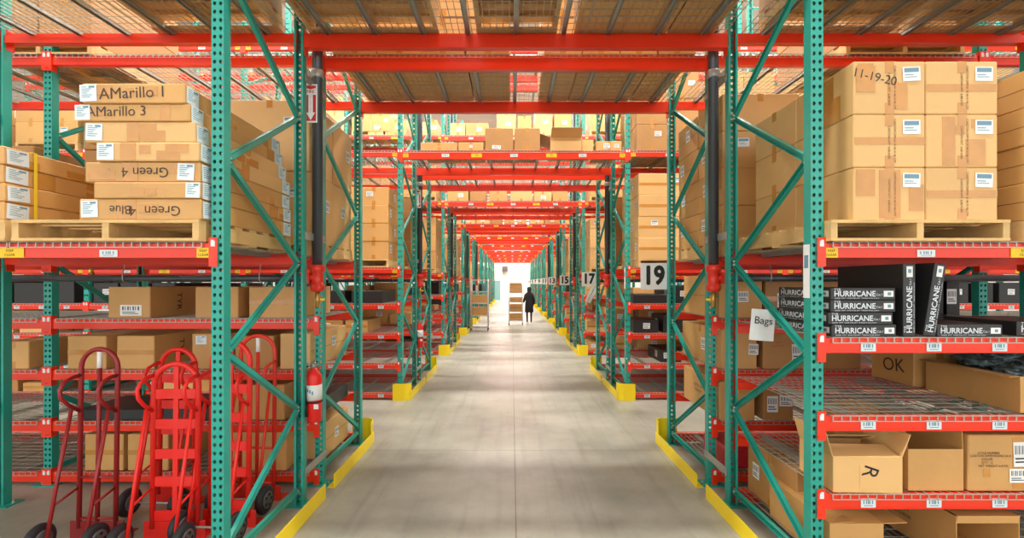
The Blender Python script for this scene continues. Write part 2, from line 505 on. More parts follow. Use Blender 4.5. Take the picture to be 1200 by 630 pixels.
for r in range(10):
    for h in (0, 1):
        for s in (-1, 1): guard(r, h, s)

# ------------------------------------------------------------------ cartons
def ship_label(mb, mx, w, h, style=0):
    t = .0015
    mb.box((0, 0, t/2), (w, h, t), 'white' if style else 'whiteb', mx)
    z = t+.0006
    def ln(x0, x1, y0, y1, k='print'): mb.add([(x0*w, y0*h, z), (x1*w, y0*h, z), (x1*w, y1*h, z), (x0*w, y1*h, z)], [(0, 1, 2, 3)], k, mx)
    if style == 0:
        for i in range(6): ln(-.38, -.38+.3+.4*((i*37) % 10)/10, .34-i*.12, .38-i*.12)
        ln(.05, .4, .3, .42)
    elif style == 1:
        ln(-.42, .42, .12, .42); ln(-.4, .1, -.1, -.04); ln(-.4, .3, -.25, -.2)
    else:
        for i in range(7): ln(-.4+i*.12, -.34+i*.12-(i % 2)*.025, .0, .36, 'black')
        ln(-.4, .2, -.2, -.14, 'black'); ln(-.4, .35, -.34, -.28, 'black')

def chamfer_box(mb, w, d, hh, k, c=.006):
    x, y = w/2, d/2
    vs = []
    for z, i in ((0, c), (c, 0), (hh-c, 0), (hh, c)):
        a, b = x-i, y-i; e = c if i == 0 else 0
        a2, b2 = (x, y) if i == 0 else (x-c, y-c)
        cc = c if i == 0 else c*.5
        vs += [(-a2+cc, -b2, z), (a2-cc, -b2, z), (a2, -b2+cc, z), (a2, b2-cc, z), (a2-cc, b2, z), (-a2+cc, b2, z), (-a2, b2-cc, z), (-a2, -b2+cc, z)]
    fs = [tuple(range(8))[::-1], tuple(range(24, 32))]
    for l in range(3):
        for j in range(8): fs.append((l*8+j, l*8+(j+1) % 8, (l+1)*8+(j+1) % 8, (l+1)*8+j))
    mb.add(vs, fs, k)

def carton_mb(w, d, hh, k='card', tape='front', labels=(), texts=(), seed=None):
    rd = random.Random(seed if seed is not None else random.random())
    mb = MB(); chamfer_box(mb, w, d, hh, k)
    e = .0012; tw = .055
    if 'front' in tape:     # seam along the depth, tape folding over front and back
        mb.box((0, 0, hh+e/2), (tw, d-.01, e), 'tape')
        dn = min(.07, hh*.4)
        mb.span(-tw/2, tw/2, -d/2-e, -d/2, hh-dn, hh, 'tape'); mb.span(-tw/2, tw/2, -d/2-e, -d/2, 0, dn, 'tape')
    if 'side' in tape:      # seam along the width
        mb.box((0, 0, hh+e/2), (w-.01, tw, e), 'tape')
        dn = min(.07, hh*.4)
        for s in (-1, 1):
            mb.span(s*w/2, s*(w/2+e), -tw/2, tw/2, hh-dn, hh, 'tape'); mb.span(s*w/2, s*(w/2+e), -tw/2, tw/2, 0, dn, 'tape')
    if 'patch' in tape:     # odd strips over the front
        for i in range(rd.choice((2, 3, 4))):
            pw = rd.uniform(.05, .16)*min(1, w/.5); ph = rd.choice((hh*.92, hh*.5, .05)); px = rd.uniform(-w/2+pw/2, w/2-pw/2)
            pz = hh/2 if ph > hh*.6 else rd.uniform(ph/2+.005, hh-ph/2-.005)
            mb.span(px-pw/2, px+pw/2, -d/2-e*(1.15+.2*i), -d/2, pz-ph/2, pz+ph/2, 'tape')
        for s in (-1, 1):
            for i in range(2):
                pw = rd.uniform(.06, .14); py = rd.uniform(-d*.4, d*.4); 
                mb.span(s*w/2, s*(w/2+e*(1.15+.2*i)), py-pw/2, py+pw/2, .005, hh*rd.choice((.5, .95)), 'tape')
    if 'mid' in tape:       # horizontal reinforcing strip on front
        mb.span(-w/2+.004, w/2-.004, -d/2-e*1.08, -d/2, hh*.5-.022, hh*.5+.022, 'tape')
    for s in (-1, 1):
        if 'line' in tape: mb.span(s*w/2, s*(w/2+.001), -d/2+.01, d/2-.01, hh*.5-.0015, hh*.5+.0015, 'ink')
    for L in labels:        # (face, u, v, w, h, style)
        f, u, v, lw, lh, st = L
        q = e*2.2
        mx = face_front(u*w/2, -d/2-q, v*hh) if f == 'f' else face_left(-w/2-q, u*d/2, v*hh) if f == 'l' else face_right(w/2+q, u*d/2, v*hh)
        ship_label(mb, mx @ Matrix.Rotation(rd.uniform(-.05, .05), 4, 'Z'), lw, lh, st)
    for T in texts:         # (face, u, v, size, text, roll, mat)
        f, u, v, sz, tx, roll, tm = T
        mx = face_front(u*w/2, -d/2-e*2, v*hh, roll) if f == 'f' else face_left(-w/2-e*2, u*d/2, v*hh, roll) if f == 'l' else face_right(w/2+e*2, u*d/2, v*hh, roll)
        mb.text(tx, sz, tm, mx)
    return mb

def carton(x0, x1, y0, y1, z, hh, label, group=None, rz=0, name='carton', cat='carton', **kw):
    w, d = x1-x0, y1-y0
    o = obj(name, carton_mb(w, d, hh, **kw), None, ((x0+x1)/2, (y0+y1)/2, z), rz)
    return tag(o, label, cat, group)

DZ = .0105      # load stands this far above the nominal beam level (wire tops)

# pallets
def pallet_parts(w, d):
    H = .125
    out = []
    for i in range(3):
        mb = MB(); x = -w/2+.02+(w-.04)*i/2
        mb.span(x-.02, x+.02, -d/2+.004, d/2-.004, .016, H-.018, 'wood'); out.append(('stringer', mb))
    n = 7
    for i in range(n):
        bw = .1 if i in (0, n-1) else .09; y = -d/2+bw/2+(d-bw)*i/(n-1)
        mb = MB(); mb.span(-w/2, w/2, y-bw/2, y+bw/2, H-.018, H, 'wood'); out.append(('deck_board', mb))
    for i in range(3):
        y = (-d/2+.05, 0, d/2-.05)[i]
        mb = MB(); mb.span(-w/2, w/2, y-.05, y+.05, 0, .016, 'wood'); out.append(('bottom_board', mb))
    return out
_P = {}
def pallet(x0, x1, y0, y1, z, label, full=False, group='wooden pallets on the racks'):
    w, d = round(x1-x0, 2), round(y1-y0, 2); key = (w, d, full)
    loc = ((x0+x1)/2, (y0+y1)/2, z)
    if full:
        t = thing('pallet', label, 'pallet', loc, group=group)
        for n, mb in pallet_parts(w, d): obj(n, mb, t)
        return t
    if key not in _P:
        mb = MB()
        for n, p in pallet_parts(w, d): mb.add(p.v, p.f, 'wood')
        _P[key] = mb.mesh('pallet')
    return tag(obj('pallet', _P[key], None, loc), label, 'pallet', group)
PH = .125

NUM = ['one', 'two', 'three', 'four', 'five', 'six', 'seven', 'eight', 'nine', 'ten']
ORD = ['first', 'second', 'third', 'fourth', 'fifth', 'sixth', 'seventh', 'eighth']
LOWN = ['floor shelf', 'second shelf', 'third shelf', 'fourth shelf']

# ---- row 1, extinguisher side, front rack, pallet level: long flat cartons
z0 = LA+DZ
pallet(-2.99, -1.87, 2.80, 3.98, z0, 'wooden pallet under the stack of long flat cartons marked in marker', True)
pallet(-4.17, -3.03, 2.80, 3.98, z0, 'wooden pallet under the yellow-strapped flat cartons', True)
xl = [-2.59, -2.50, -2.56, -2.48, -2.56, -2.60, -2.57]
xr = [-1.86, -1.86, -1.87, -1.87, -1.90, -1.93, -1.955]
hs = [.128, .10, .122, .115, .125, .105, .122]
marks = [[('f', .25, .45, .085, 'Green  4', pi, 'ink'), ('f', -.32, .5, .075, 'Blue', pi, 'ink')], [], [('f', .05, .5, .085, 'Green 4', pi, 'ink')], [],
         [], [('f', -.3, .55, .085, 'AMarillo 3', .02, 'ink')], [('f', .0, .5, .095, 'AMarillo 1', .04, 'ink')]]
lb = ['marked Green and Blue upside down, bottom of the stack', 'with white label at its end, second from the pallet',
      'marked Green 4 upside down, wrapped in tape', 'plain front with label, fourth from the pallet',
      'with two tape strips, below the AMarillo 3 carton', 'handwritten AMarillo 3', 'handwritten AMarillo 1 on top of the stack']
z = z0+PH
for i in range(7):
    lpos = [('f', -.82, .52, .10, .1, 0), ('f', .86, .5, .085, .09, 0), ('f', .76, .5, .10, .1, 0), ('f', -.82, .5, .10, .1, 0), ('f', -.82, .5, .10, .1, 0), ('f', -.9, .5, .09, .09, 0), ('f', -.86, .5, .10, .1, 0)][i]
    carton(xl[i], xr[i], 2.80+random.uniform(0, .02), 3.96, z, hs[i]-.003, 'long flat tan carton ' + lb[i], 'long flat cartons on the pallet',
           k='card3' if i in (3, 4) else 'card', tape='patch' if i != 4 else 'side patch', labels=[lpos, ('r', -.88, .5, .11, .1, 0), ('r', .85, .5, .12, .1, 0)], texts=marks[i], seed=i+3)
    z += hs[i]
z = z0+PH
for i in range(4):
    sh = [0, .01, -.01, .0][i]
    carton(-3.95+sh, -3.035+sh*.5, 2.80, 3.96, z, .109, 'long flat brown carton bound by yellow straps, tier %s of four' % ['one', 'two', 'three', 'four'][i], 'strapped flat cartons',
           k='card', tape='patch side', labels=[('f', .8, .5, .1, .09, 0), ('r', -.86, .5, .13, .09, 0)], seed=40+i)
    z += .111
for i, y in enumerate((2.98, 3.42)):
    mb = MB()
    mb.span(-3.026, -3.023, y-.01, y+.01, z0+PH, z+.004, 'strap'); mb.span(-3.955, -3.023, y-.01, y+.01, z+.001, z+.004, 'strap'); mb.span(-3.966, -3.963, y-.01, y+.01, z0+PH, z+.004, 'strap')
    tag(obj('strap', mb), 'yellow plastic strap around the flat brown cartons, %s strap' % ('front' if i == 0 else 'back'), 'strap', 'yellow straps')

def stack(r, h, side, tag_, x0, x1, y0, y1, zb, cols, tiers, deep, th, k='card', tape='front', labs=0, usep=True, gap=.004, seed=0, lname=None, skip=None, texts=()):
    """cartons built up on a pallet; every carton its own object"""
    rd = random.Random(seed)
    half = 'front' if h == 0 else 'rear'
    where = '%s row %s rack, %s' % (ROWTXT[r], half, {-1: 'extinguisher side', 1: 'sign side'}[side]) if side else '%s row %s rack above walkway' % (ROWTXT[r], half)
    if usep:
        pallet(x0, x1, y0, y1, zb, 'wooden pallet, %s, %s' % (where, tag_)); z = zb+PH
    else: z = zb
    cw, cd = (x1-x0)/cols, (y1-y0)/deep
    for t in range(tiers):
        for c in range(cols):
            for q in range(deep):
                if skip and (t, c, q) in skip: continue
                jx, jy = rd.uniform(-.004, .004), rd.uniform(-.008, .008)
                a, b = x0+c*cw+gap+jx, x0+(c+1)*cw-gap+jx
                lab = 'carton, %s, %s, tier %s' % (where, tag_, NUM[t])
                if cols > 1: lab += ' column '+NUM[c]
                if deep > 1: lab += ', '+('front', 'back')[q]
                L = []
                if labs and rd.random() < labs:
                    L.append(('f', rd.uniform(-.5, .6), rd.uniform(.55, .75), .11, .08, rd.choice((1, 2))))
                if labs and side > 0 and c == 0: L.append(('l', rd.uniform(-.6, .6), .6, .11, .12, 2))
                if labs and side < 0 and c == cols-1: L.append(('r', rd.uniform(-.6, .6), .6, .11, .12, 2))
                carton(a, b, y0+q*cd+gap+jy, y0+(q+1)*cd-gap+jy, z, th-.002, lab, 'cartons on %s, %s' % (where, tag_),
                       k=k, tape=tape, labels=L, texts=texts, seed=rd.random())
        z += th
    return z

# ---- row 1, extinguisher side, rear rack, pallet level
stack(0, 1, -1, 'tall pair by pipe', -2.62, -1.875, 4.36, 5.50, z0, 1, 2, 2, .66, k='card3', tape='front', labs=1, seed=5)
stack(0, 1, -1, 'brown load mid bay', -3.98, -2.78, 4.36, 5.50, z0, 2, 3, 1, .43, k='card2', tape='side', labs=.6, seed=6)
stack(0, 1, -1, 'load past second post', -5.6, -4.45, 4.36, 5.50, z0, 2, 2, 1, .45, k='card2', labs=.3, seed=16)
# ---- row 1, sign side, front rack, pallet level
pallet(1.905, 2.975, 2.80, 3.98, z0, 'clean pale wooden pallet under six large sealed cartons', True)
z = z0+PH
side_txt = [('f', .14, .5, .019, 'CARTON DIM 61 X 46 X 46 CM', -pi/2, 'ink'), ('f', -.02, .47, .019, 'CARTON WT  6.80 KGS', -pi/2, 'ink')]
for t in range(3):
    for c in range(2):
        for q in range(2):
            tx = side_txt if q == 0 else []
            if t == 2 and c == 0 and q == 0: tx = tx+[('f', -.42, .7, .075, '11-19-20', -.22, 'ink')]
            nm = ['bottom', 'middle', 'top'][t]
            lab = 'large sealed tan carton, %s tier, %s column%s' % (nm, ['post-side', 'far'][c], ', back of the pallet' if q else '')
            if t == 2 and c == 0 and q == 0: lab = 'large sealed tan carton with 11-19-20 handwritten on it'
            x = 2.06+c*.437
            if q == 0: carton(x, x+.433, 2.83, 3.40, z, .318, lab, 'large cartons on the clean pallet', k='card3', tape='front mid' if (t+c) % 2 else 'front patch', labels=[('f', .6, .76, .105, .085, 1)], texts=tx, seed=t*5+c)
            else: carton(x, x+.433, 3.405, 3.97, z, .318, lab, 'large cartons on the clean pallet', k='card3', tape='side', seed=t)
    z += .32
stack(0, 0, 1, 'load past large cartons', 3.10, 4.20, 2.82, 3.98, z0, 2, 4, 1, .228, k='card', tape='side line', seed=8)
stack(0, 1, 1, 'load by pipe', 1.95, 2.66, 4.36, 5.50, z0, 1, 4, 2, .345, k='card', tape='front line', labs=.7, seed=9)
stack(0, 1, 1, 'second load', 2.85, 3.95, 4.36, 5.50, z0, 2, 4, 1, .34, k='card3', tape='front', labs=.3, seed=10)

# ---- row 1, level above the beams: loads seen from below
for (x0, x1, h, side, n) in ((-3.0, -1.95, 0, -1, 'over strapped load'), (2.1, 3.2, 0, 1, 'over large cartons'), (3.3, 4.3, 0, 1, 'over far cartons'), (-4.9, -3.9, 1, -1, 'end of bay'), (3.1, 4.2, 1, 1, 'inner bay')):
    stack(0, h, side, 'high, '+n, x0, x1, YF[h]-.05, YF[h]+1.1, LT+DZ, 2, 2, 1, .4, k='card2', seed=int(x0*10))
stack(0, 0, 0, 'first load', -1.72, -.62, 2.86, 4.02, LT+DZ, 2, 2, 1, .4, k='card', seed=21)
stack(0, 0, 0, 'second load', -.30, .38, 2.86, 4.02, LT+DZ, 2, 2, 1, .4, k='card2', seed=22)
stack(0, 0, 0, 'third load', .52, 1.72, 2.86, 4.02, LT+DZ, 3, 2, 1, .4, k='card', seed=23, usep=False)
stack(0, 1, 0, 'first load', -1.68, -.02, 4.37, 5.50, LT+DZ, 4, 2, 1, .35, k='card', seed=24, usep=False)
stack(0, 1, 0, 'second load', .30, 1.72, 4.37, 5.50, LT+DZ, 4, 2, 1, .35, k='card', seed=25, usep=False)

# ---- row 1, low shelves, extinguisher side, rear rack
def lowbox(x0, x1, dep, lev, hh, lab, r=0, h=1, yoff=-.03, grp=None, **kw):
    Y = YF[h]+PER*r
    kw.setdefault('k', 'card')
    return carton(x0, x1, Y+yoff, Y+yoff+dep, L_LOW[lev]+DZ, hh, lab, grp or 'cartons on the low shelves', **kw)
tyr = lambda f, s=.1: [(f, -.1, .5, s, 'TYR', -pi/2, 'black')]
g = 'cartons behind the hand trucks'
lowbox(-3.76, -3.37, .85, 3, .29, 'tan TYR carton with big white label near the second post', grp=g, labels=[('f', .1, .25, .2, .1, 2)], texts=tyr('r'), tape='')
lowbox(-2.95, -2.55, .85, 3, .29, 'tan TYR carton between the labelled carton and the post', grp=g, texts=tyr('r'), tape='')
lowbox(-2.45, -2.02, .85, 3, .29, 'tan carton on the fourth shelf beside the riser', grp=g, tape='mid')
lowbox(-4.14, -3.78, .8, 2, .31, 'tan carton on the third shelf above the dark red truck', grp=g, tape='mid', texts=tyr('r'))
lowbox(-3.68, -3.33, .8, 2, .31, 'tan TYR carton on the third shelf above the nested trucks', grp=g, tape='mid', texts=tyr('r'))
lowbox(-2.98, -2.63, .8, 2, .33, 'tan carton with corner label on the third shelf', grp=g, tape='', labels=[('f', -.5, .82, .1, .08, 0)], texts=tyr('r'))
lowbox(-2.58, -2.22, .8, 2, .31, 'tan carton on the third shelf close to the extinguisher', grp=g, k='card2', tape='')
lowbox(-2.16, -1.88, .95, 2, .33, 'pale carton on the third shelf right behind the extinguisher', grp=g, k='card3', tape='line', labels=[('r', .2, .6, .1, .1, 2)])
lowbox(-4.05, -3.35, .55, 1, .10, 'flat black carton on the second shelf', grp=g, k='blackcard', tape='', name='black_carton')
lowbox(-3.25, -2.82, .55, 1, .12, 'flat black carton beside the tan second shelf carton', grp=g, k='blackcard', tape='', name='black_carton')
lowbox(-2.72, -2.12, .6, 1, .33, 'wide tan carton on the second shelf behind the post', grp=g, tape='')
lowbox(-3.98, -3.62, .6, 0, .34, 'tan carton on the floor shelf behind the dark red truck', grp=g, tape='mid')
lowbox(-3.58, -3.2, .6, 0, .34, 'tan carton on the floor shelf behind the nested trucks', grp=g, tape='mid')
lowbox(-2.68, -2.1, .6, 0, .36, 'wide tan carton on the floor shelf behind the post', grp=g, tape='')
lowbox(-2.0, -1.86, .95, 1, .0001+.14, 'low black carton by the tunnel post, extinguisher side', grp=g, k='blackcard', tape='', name='black_carton')
lowbox(-2.06, -1.87, .7, 0, .34, 'pale carton with printed side, floor shelf by the extinguisher', grp=g, k='card3', tape='line', yoff=.25, labels=[('r', 0, .5, .1, .1, 2)])
lowbox(-4.80, -4.5, .5, 2, .26, 'tan carton on the third shelf past the second post', grp=g)

# ---- row 1, sign side, front rack: black printed boxes
def hurr_mb(w, d, hh, front=True, left=True, vertical=False):
    mb = MB(); chamfer_box(mb, w, d, hh, 'blackcard', .003)
    def deco(mx, W, H):
        s = H*.62
        mb.text('HURRICANE', s*1.05, 'silver', mx @ Matrix.Translation((-W*.13, -H*.02, 0)) @ Matrix.Scale(W*.62/(s*5.6), 4, (1, 0, 0)), .02)
        mb.text('TYR', s*.5, 'silver', mx @ Matrix.Translation((-W*.40, H*.33, 0)))
        mb.text('Cat.1', s*.42, 'silver', mx @ Matrix.Translation((W*.25, -H*.08, 0)))
        mb.text('SIZE FIT WETSUIT TRIATHLON', s*.2, 'silver', mx @ Matrix.Translation((-W*.1, -H*.38, 0)) @ Matrix.Scale(W*.8/(s*.2*16), 4, (1, 0, 0)))
        mb.box((W*.39, 0, .0006), (W*.15, H*.5, .0012), 'white', mx)
        mb.box((W*.40, 0, .0014), (W*.05, H*.25, .0006), 'print', mx)
    if not vertical:
        deco(face_front(0, -d/2-.0012, hh/2), w, hh)
        if left: deco(face_left(-w/2-.0012, 0, hh/2), d, hh)
    else:
        deco(face_front(0, -d/2-.0012, hh/2, pi/2), hh, w)
    return mb
zb = L_LOW[3]+DZ
xs = [1.955, 1.935, 1.95, 1.95]; nm = ['bottom', 'second', 'third', 'top']
for i in range(4):
    tag(obj('black_carton', hurr_mb(.395, .56, .073), None, (xs[i]+.1975, 2.87+.28, zb+i*.075)), 'flat black HURRICANE box, %s of the stack of four' % nm[i], 'box', 'black HURRICANE boxes')
tag(obj('black_carton', hurr_mb(.075, .58, .445, vertical=True), None, (2.43, 2.87+.29, zb), rot=(0, 0, 0)), 'black HURRICANE box standing upright beside the stack of four', 'box', 'black HURRICANE boxes')
tag(obj('black_carton', hurr_mb(.072, .55, .445, vertical=True), None, (2.545, 2.86+.275, zb+.006), rot=(0, .155, 0)), 'black HURRICANE box leaning beside the upright one', 'box', 'black HURRICANE boxes')
tag(obj('black_carton', hurr_mb(.40, .56, .072, left=False), None, (2.80, 2.87+.28, zb)), 'flat black HURRICANE box lying alone beside the leaning one', 'box', 'black HURRICANE boxes')
mb = MB(); chamfer_box(mb, .62, .35, .07, 'blackcard', .003); mb.text('TYR', .035, 'silver', face_front(-.12, -.1765, .04))
tag(obj('black_carton', mb, None, (3.25, 3.75, zb)), 'flat black TYR box deep in the shelf with silver lettering', 'box', 'black boxes')
tag(obj('black_carton', hurr_mb(.5, .5, .09, left=False), None, (3.37, 3.15, zb)), 'black HURRICANE box at the edge of the frame', 'box', 'black HURRICANE boxes')
for i, x in enumerate((3.58, 3.93, 4.12)):
    mb = MB(); chamfer_box(mb, .3 if i < 2 else .16, .6, .36, 'blackcard', .003); ship_label(mb, face_front(-.04 if i < 2 else 0, -.302, .2), .09, .14, 2)
    tag(obj('black_carton', mb, None, (x, YF[1]+.3, L_LOW[3]+DZ)), 'upright black box with white label behind the HURRICANE boxes, %s from the walkway' % ORD[i], 'box', 'black boxes')

# open carton helper
def open_carton(w, d, hh, k='card', flaps=(('f', 0), ('b', 0), ('l', 0), ('r', 0)), fl=.16, openfront=False):
    """walls, floor, flaps. flap angle in degrees: 0 = flat closed, 90 = straight up, 180+ = hanging outward"""
    t = .005; parts = []
    mb = MB()
    mb.span(-w/2, w/2, -d/2, d/2, 0, t, k)
    if not openfront: mb.span(-w/2, w/2, -d/2, -d/2+t, t, hh, k)
    mb.span(-w/2, w/2, d/2-t, d/2, t, hh, k)
    mb.span(-w/2, -w/2+t, -d/2+t, d/2-t, t, hh, k); mb.span(w/2-t, w/2, -d/2+t, d/2-t, t, hh, k)
    if openfront: mb.span(-w/2, w/2, -d/2, d/2, hh-t, hh, k)
    fls = []
    for f, a in flaps:
        a = R(a); m2 = MB()
        if f in 'fb':
            s = -1 if f == 'f' else 1
            m2.span(-w/2+.004, w/2-.004, 0, -s*fl, -.002, .002, k)
            mx = Matrix.Translation((0, s*d/2, hh)) @ Matrix.Rotation((-s)*a, 4, 'X')
        elif f in 'lr':
            s = -1 if f == 'l' else 1
            m2.span(0, -s*fl, -d/2+.004, d/2-.004, -.002, .002, k)
            mx = Matrix.Translation((s*w/2, 0, hh)) @ Matrix.Rotation(s*a, 4, 'Y')
        else:   # front end flaps of an open-front carton hinge at the front edge: T top B bottom L R
            m2.span(-w/2+.004, w/2-.004, -fl, 0, -.002, .002, k)
            mx = Matrix.Translation((0, -d/2, hh if f == 'T' else .004)) @ Matrix.Rotation(a, 4, 'X')
        m2.v = [tuple(mx @ Vector(p)) for p in m2.v]; fls.append(m2)
    return mb, fls
def open_thing(lab, x0, x1, y0, y1, z, hh, rz=0, deco=None, **kw):
    t = thing('open_carton', lab, 'carton', ((x0+x1)/2, (y0+y1)/2, z), rz, 'open cartons on the low shelves')
    mb, fls = open_carton(x1-x0, y1-y0, hh, **kw)
    if deco: deco(mb, x1-x0, y1-y0, hh)
    obj('carton_body', mb, t)
    for f in fls: obj('flap', f, t)
    return t
# shelf 2 (D) of the front rack, sign side
zd = L_LOW[1]+DZ
def decoR(mb, w, d, hh):
    ship_label(mb, face_front(.0, -d/2-.001, hh*.45), .001, .001, 0)
    mb.box((0, 0, .001), (.095, .135, .002), 'card3', face_front(.0, -d/2-.001, hh*.47)); mb.text('R', .13, 'black', face_front(.01, -d/2-.0035, hh*.6, -1.9))
open_thing('small pale open carton with a black letter R on its front', 1.97, 2.38, 2.86, 3.22, zd, .215, rz=-.04, deco=decoR, k='card3', flaps=(('b', 25), ('f', 12), ('l', 105), ('r', 110)), fl=.15)
def decoO(mb, w, d, hh): ship_label(mb, face_front(.09, d/2+.001-.02, hh*1.2), .09, .11, 2)
open_thing('tan open-topped carton between the R carton and the sealed one', 2.44, 2.78, 2.89, 3.55, zd, .255, deco=None, k='card', flaps=(('b', 92), ('l', 100), ('r', 88)), fl=.14)
carton(2.80, 3.18, 2.88, 3.40, zd, .345, 'sealed tan carton with two white labels beside the open-topped one', 'cartons on the low shelves', k='card', tape='patch',
       labels=[('f', .68, .66, .09, .15, 2), ('f', .58, .28, .10, .085, 2)], texts=[('f', -.35, .68, .02, 'STYLE NUMBER', 0, 'ink'), ('f', -.1, .63, .02, 'CARTON DIMENSIONS 24 X 18 X 16', 0, 'ink'), ('f', -.4, .57, .02, 'COLOR', 0, 'ink'), ('f', -.4, .51, .02, 'QTY  12', 0, 'ink'), ('f', -.2, .45, .02, 'NET WEIGHT 6.8 KG', 0, 'ink')])
carton(3.205, 3.6, 2.88, 3.40, zd, .335, 'sealed tan carton at the frame edge on the second shelf', 'cartons on the low shelves', k='card', tape='front')
carton(2.5, 3.0, 3.6, 4.0, zd, .30, 'brown carton behind the open-topped carton', 'cartons on the low shelves', k='card2', tape='side')
# shelf 1 (E)
ze = L_LOW[0]+DZ
open_thing('tan carton with bent top flap on the floor shelf', 1.95, 2.28, 2.88, 3.55, ze, .27, k='card', flaps=(('l', 4), ('r', 178), ('f', 6)), fl=.15)
def decoT(mb, w, d, hh):
    for i in range(4): mb.text(['WWW SPORTS', 'STYLE', 'COLOR NAVY', 'MADE IN CHINA'][i], .035, 'ink', face_left(-w/2-.001, -.05, hh*(.85-.14*i)))
open_thing('long tan carton lying with its torn end open', 2.73, 3.12, 2.88, 3.90, ze, .32, k='card', deco=decoT, flaps=(('T', 100), ('B', 70)), fl=.05, openfront=True)
# shelf 3 (C)
zc = L_LOW[2]+DZ
t = open_thing('long low open carton filled with plastic bags', 3.14, 3.95, 2.90, 3.56, zc, .225, k='card', flaps=(('l', 185), ), fl=.06)
for i in range(8):
    bm = bmesh.new(); bmesh.ops.create_icosphere(bm, subdivisions=4, radius=1)
    rd = random.Random(90+i)
    from mathutils import noise
    for v in bm.verts:
        n = noise.noise(v.co*2.3+Vector((i*7, 0, 0)))+.5*noise.noise(v.co*6+Vector((0, i*5, 0)))
        v.co = v.co*(1+.38*n); v.co.x *= .13; v.co.y *= .12; v.co.z *= .055
    me = bpy.data.meshes.new('plastic_bag'); bm.to_mesh(me); bm.free(); me.materials.append(M['bag'])
    for p in me.polygons: p.use_smooth = True
    o = obj('plastic_bag', me, None, (3.34+.14*(i % 4), 3.11+.25*(i//4)+.03*(i % 2), zc+.205+.012*(i % 3)+.03*(i//4)), rd.uniform(0, 3))
    tag(o, 'crumpled silver-dark plastic bag in the low open carton, %s from its front corner' % ORD[i], 'plastic bag', 'plastic bags in the open carton')
carton(3.10, 3.5, 3.62, 4.05, zc, .27, 'brown carton marked OK behind the bag carton', 'cartons on the low shelves', k='card', tape='front', texts=[('l', -.1, .5, .15, 'OK', .05, 'ink')])

# ---- row 1, sign side, rear rack low shelves
g = 'cartons in the rear half of the nineteen row'
lb2 = lambda f='l', u=0., v=.6: (f, u, v, .13, .16, 2)
lowbox(1.93, 2.33, .9, 3, .40, 'tan carton on the fourth shelf beside the brass fitting', grp=g, k='card', tape='line', labels=[('f', .1, .5, .1, .1, 2)])
lowbox(2.36, 2.83, .9, 3, .36, 'tan carton with white label above the Bags sheet', grp=g, k='card2', tape='mid', labels=[('f', -.3, .42, .11, .16, 2)])
lowbox(2.86, 3.3, .9, 3, .36, 'brown carton on the fourth shelf behind HURRICANE boxes', grp=g, k='card2', tape='')
lowbox(1.95, 2.28, 1.0, 2, .37, 'tan carton on the third shelf between the tunnel posts', grp=g, k='card', tape='side', labels=[('f', .8, .5, .09, .1, 2), ('l', -.2, .5, .12, .12, 2)])
lowbox(2.34, 2.80, .8, 2, .33, 'brown carton with tall white label under the Bags sheet', grp=g, k='card2', tape='', labels=[('f', .35, .45, .09, .17, 2)], texts=[('f', -.4, .75, .022, 'STYLE', 0, 'signred'), ('f', -.4, .65, .022, 'COLOR RED', 0, 'signred')])
lowbox(2.82, 3.25, .8, 2, .33, 'brown carton beside the tall-labelled one, third shelf', grp=g, k='card2', tape='', texts=[('f', -.4, .75, .022, 'STYLE', 0, 'signred')])
lowbox(1.93, 2.26, .9, 1, .36, 'tan carton with printed side on the second shelf by the tunnel', grp=g, k='card', tape='', texts=[('l', .1, .6, .035, 'CARTON DIM', .0, 'ink'), ('l', .1, .45, .035, 'TYR SPORT', .0, 'ink')])
lowbox(2.34, 2.62, .4, 1, .30, 'dark brown carton with labels on the second shelf', grp=g, k='card2', tape='', labels=[('f', -.4, .5, .1, .15, 2), ('f', .5, .6, .12, .1, 2)])
carton(2.0, 2.32, 3.3, 3.98, ze, .42, 'brown carton standing on the floor shelf behind the front post', 'cartons on the low shelves', k='card2', tape='side', labels=[('l', .6, .5, .1, .12, 2)])
mb = MB(); chamfer_box(mb, .3, .5, .2, 'plastic_red', .02)
tag(obj('plastic_bin', mb, None, (2.15, 4.66, L_LOW[0]+DZ)), 'red plastic bin low behind the carton at the front post', 'bin')

# ------------------------------------------------------------------ rows 2..4 cargo
def low_fill(r, h, side, bay, lev, seed, p=.8):
    rd = random.Random(seed)
    xc = bay_c(side, bay); xa, xb = xc-BLEN/2+.06, xc+BLEN/2-.06
    x = xa; i = 0
    half = 'front' if h == 0 else 'rear'
    while x < xb-.3:
        w = rd.uniform(.33, .62)
        if x+w > xb: break
        if rd.random() < p:
            hh = rd.choice((.14, .2, .28, .33, .37)); dep = rd.uniform(.5, .95)
            black = rd.random() < ((.85 if bay else .6) if lev == 3 else .15)
            if lev == 3 and bay: hh = rd.choice((.33, .37))
            nmn = 'black box' if black else 'tan carton'
            lab = '%s %s, %s row %s rack, %s, bay %s, %s' % (ORD[i], nmn, ROWTXT[r], half, {-1: 'extinguisher side', 1: 'sign side'}[side], NUM[bay], LOWN[lev])
            L = [('f', rd.uniform(-.5, .5), .55, .11, .09, 2)] if rd.random() < .55 else []
            if side > 0 and bay == 0: L.append(('l', rd.uniform(-.6, .2), .55, .11, .1, 2))
            carton(x, x+w, YF[h]+PER*r-.02, YF[h]+PER*r-.02+dep, L_LOW[lev]+DZ, hh, lab, 'low shelf cartons of the %s row' % ROWTXT[r],
                   k='blackcard' if black else rd.choice(('card', 'card2', 'card3')), tape='' if black else rd.choice(('front', '', 'mid', 'side')), labels=L,
                   name='black_carton' if black else 'carton', cat='box' if black else 'carton')
            i += 1
        x += w+rd.uniform(.02, .12)
sd = 100
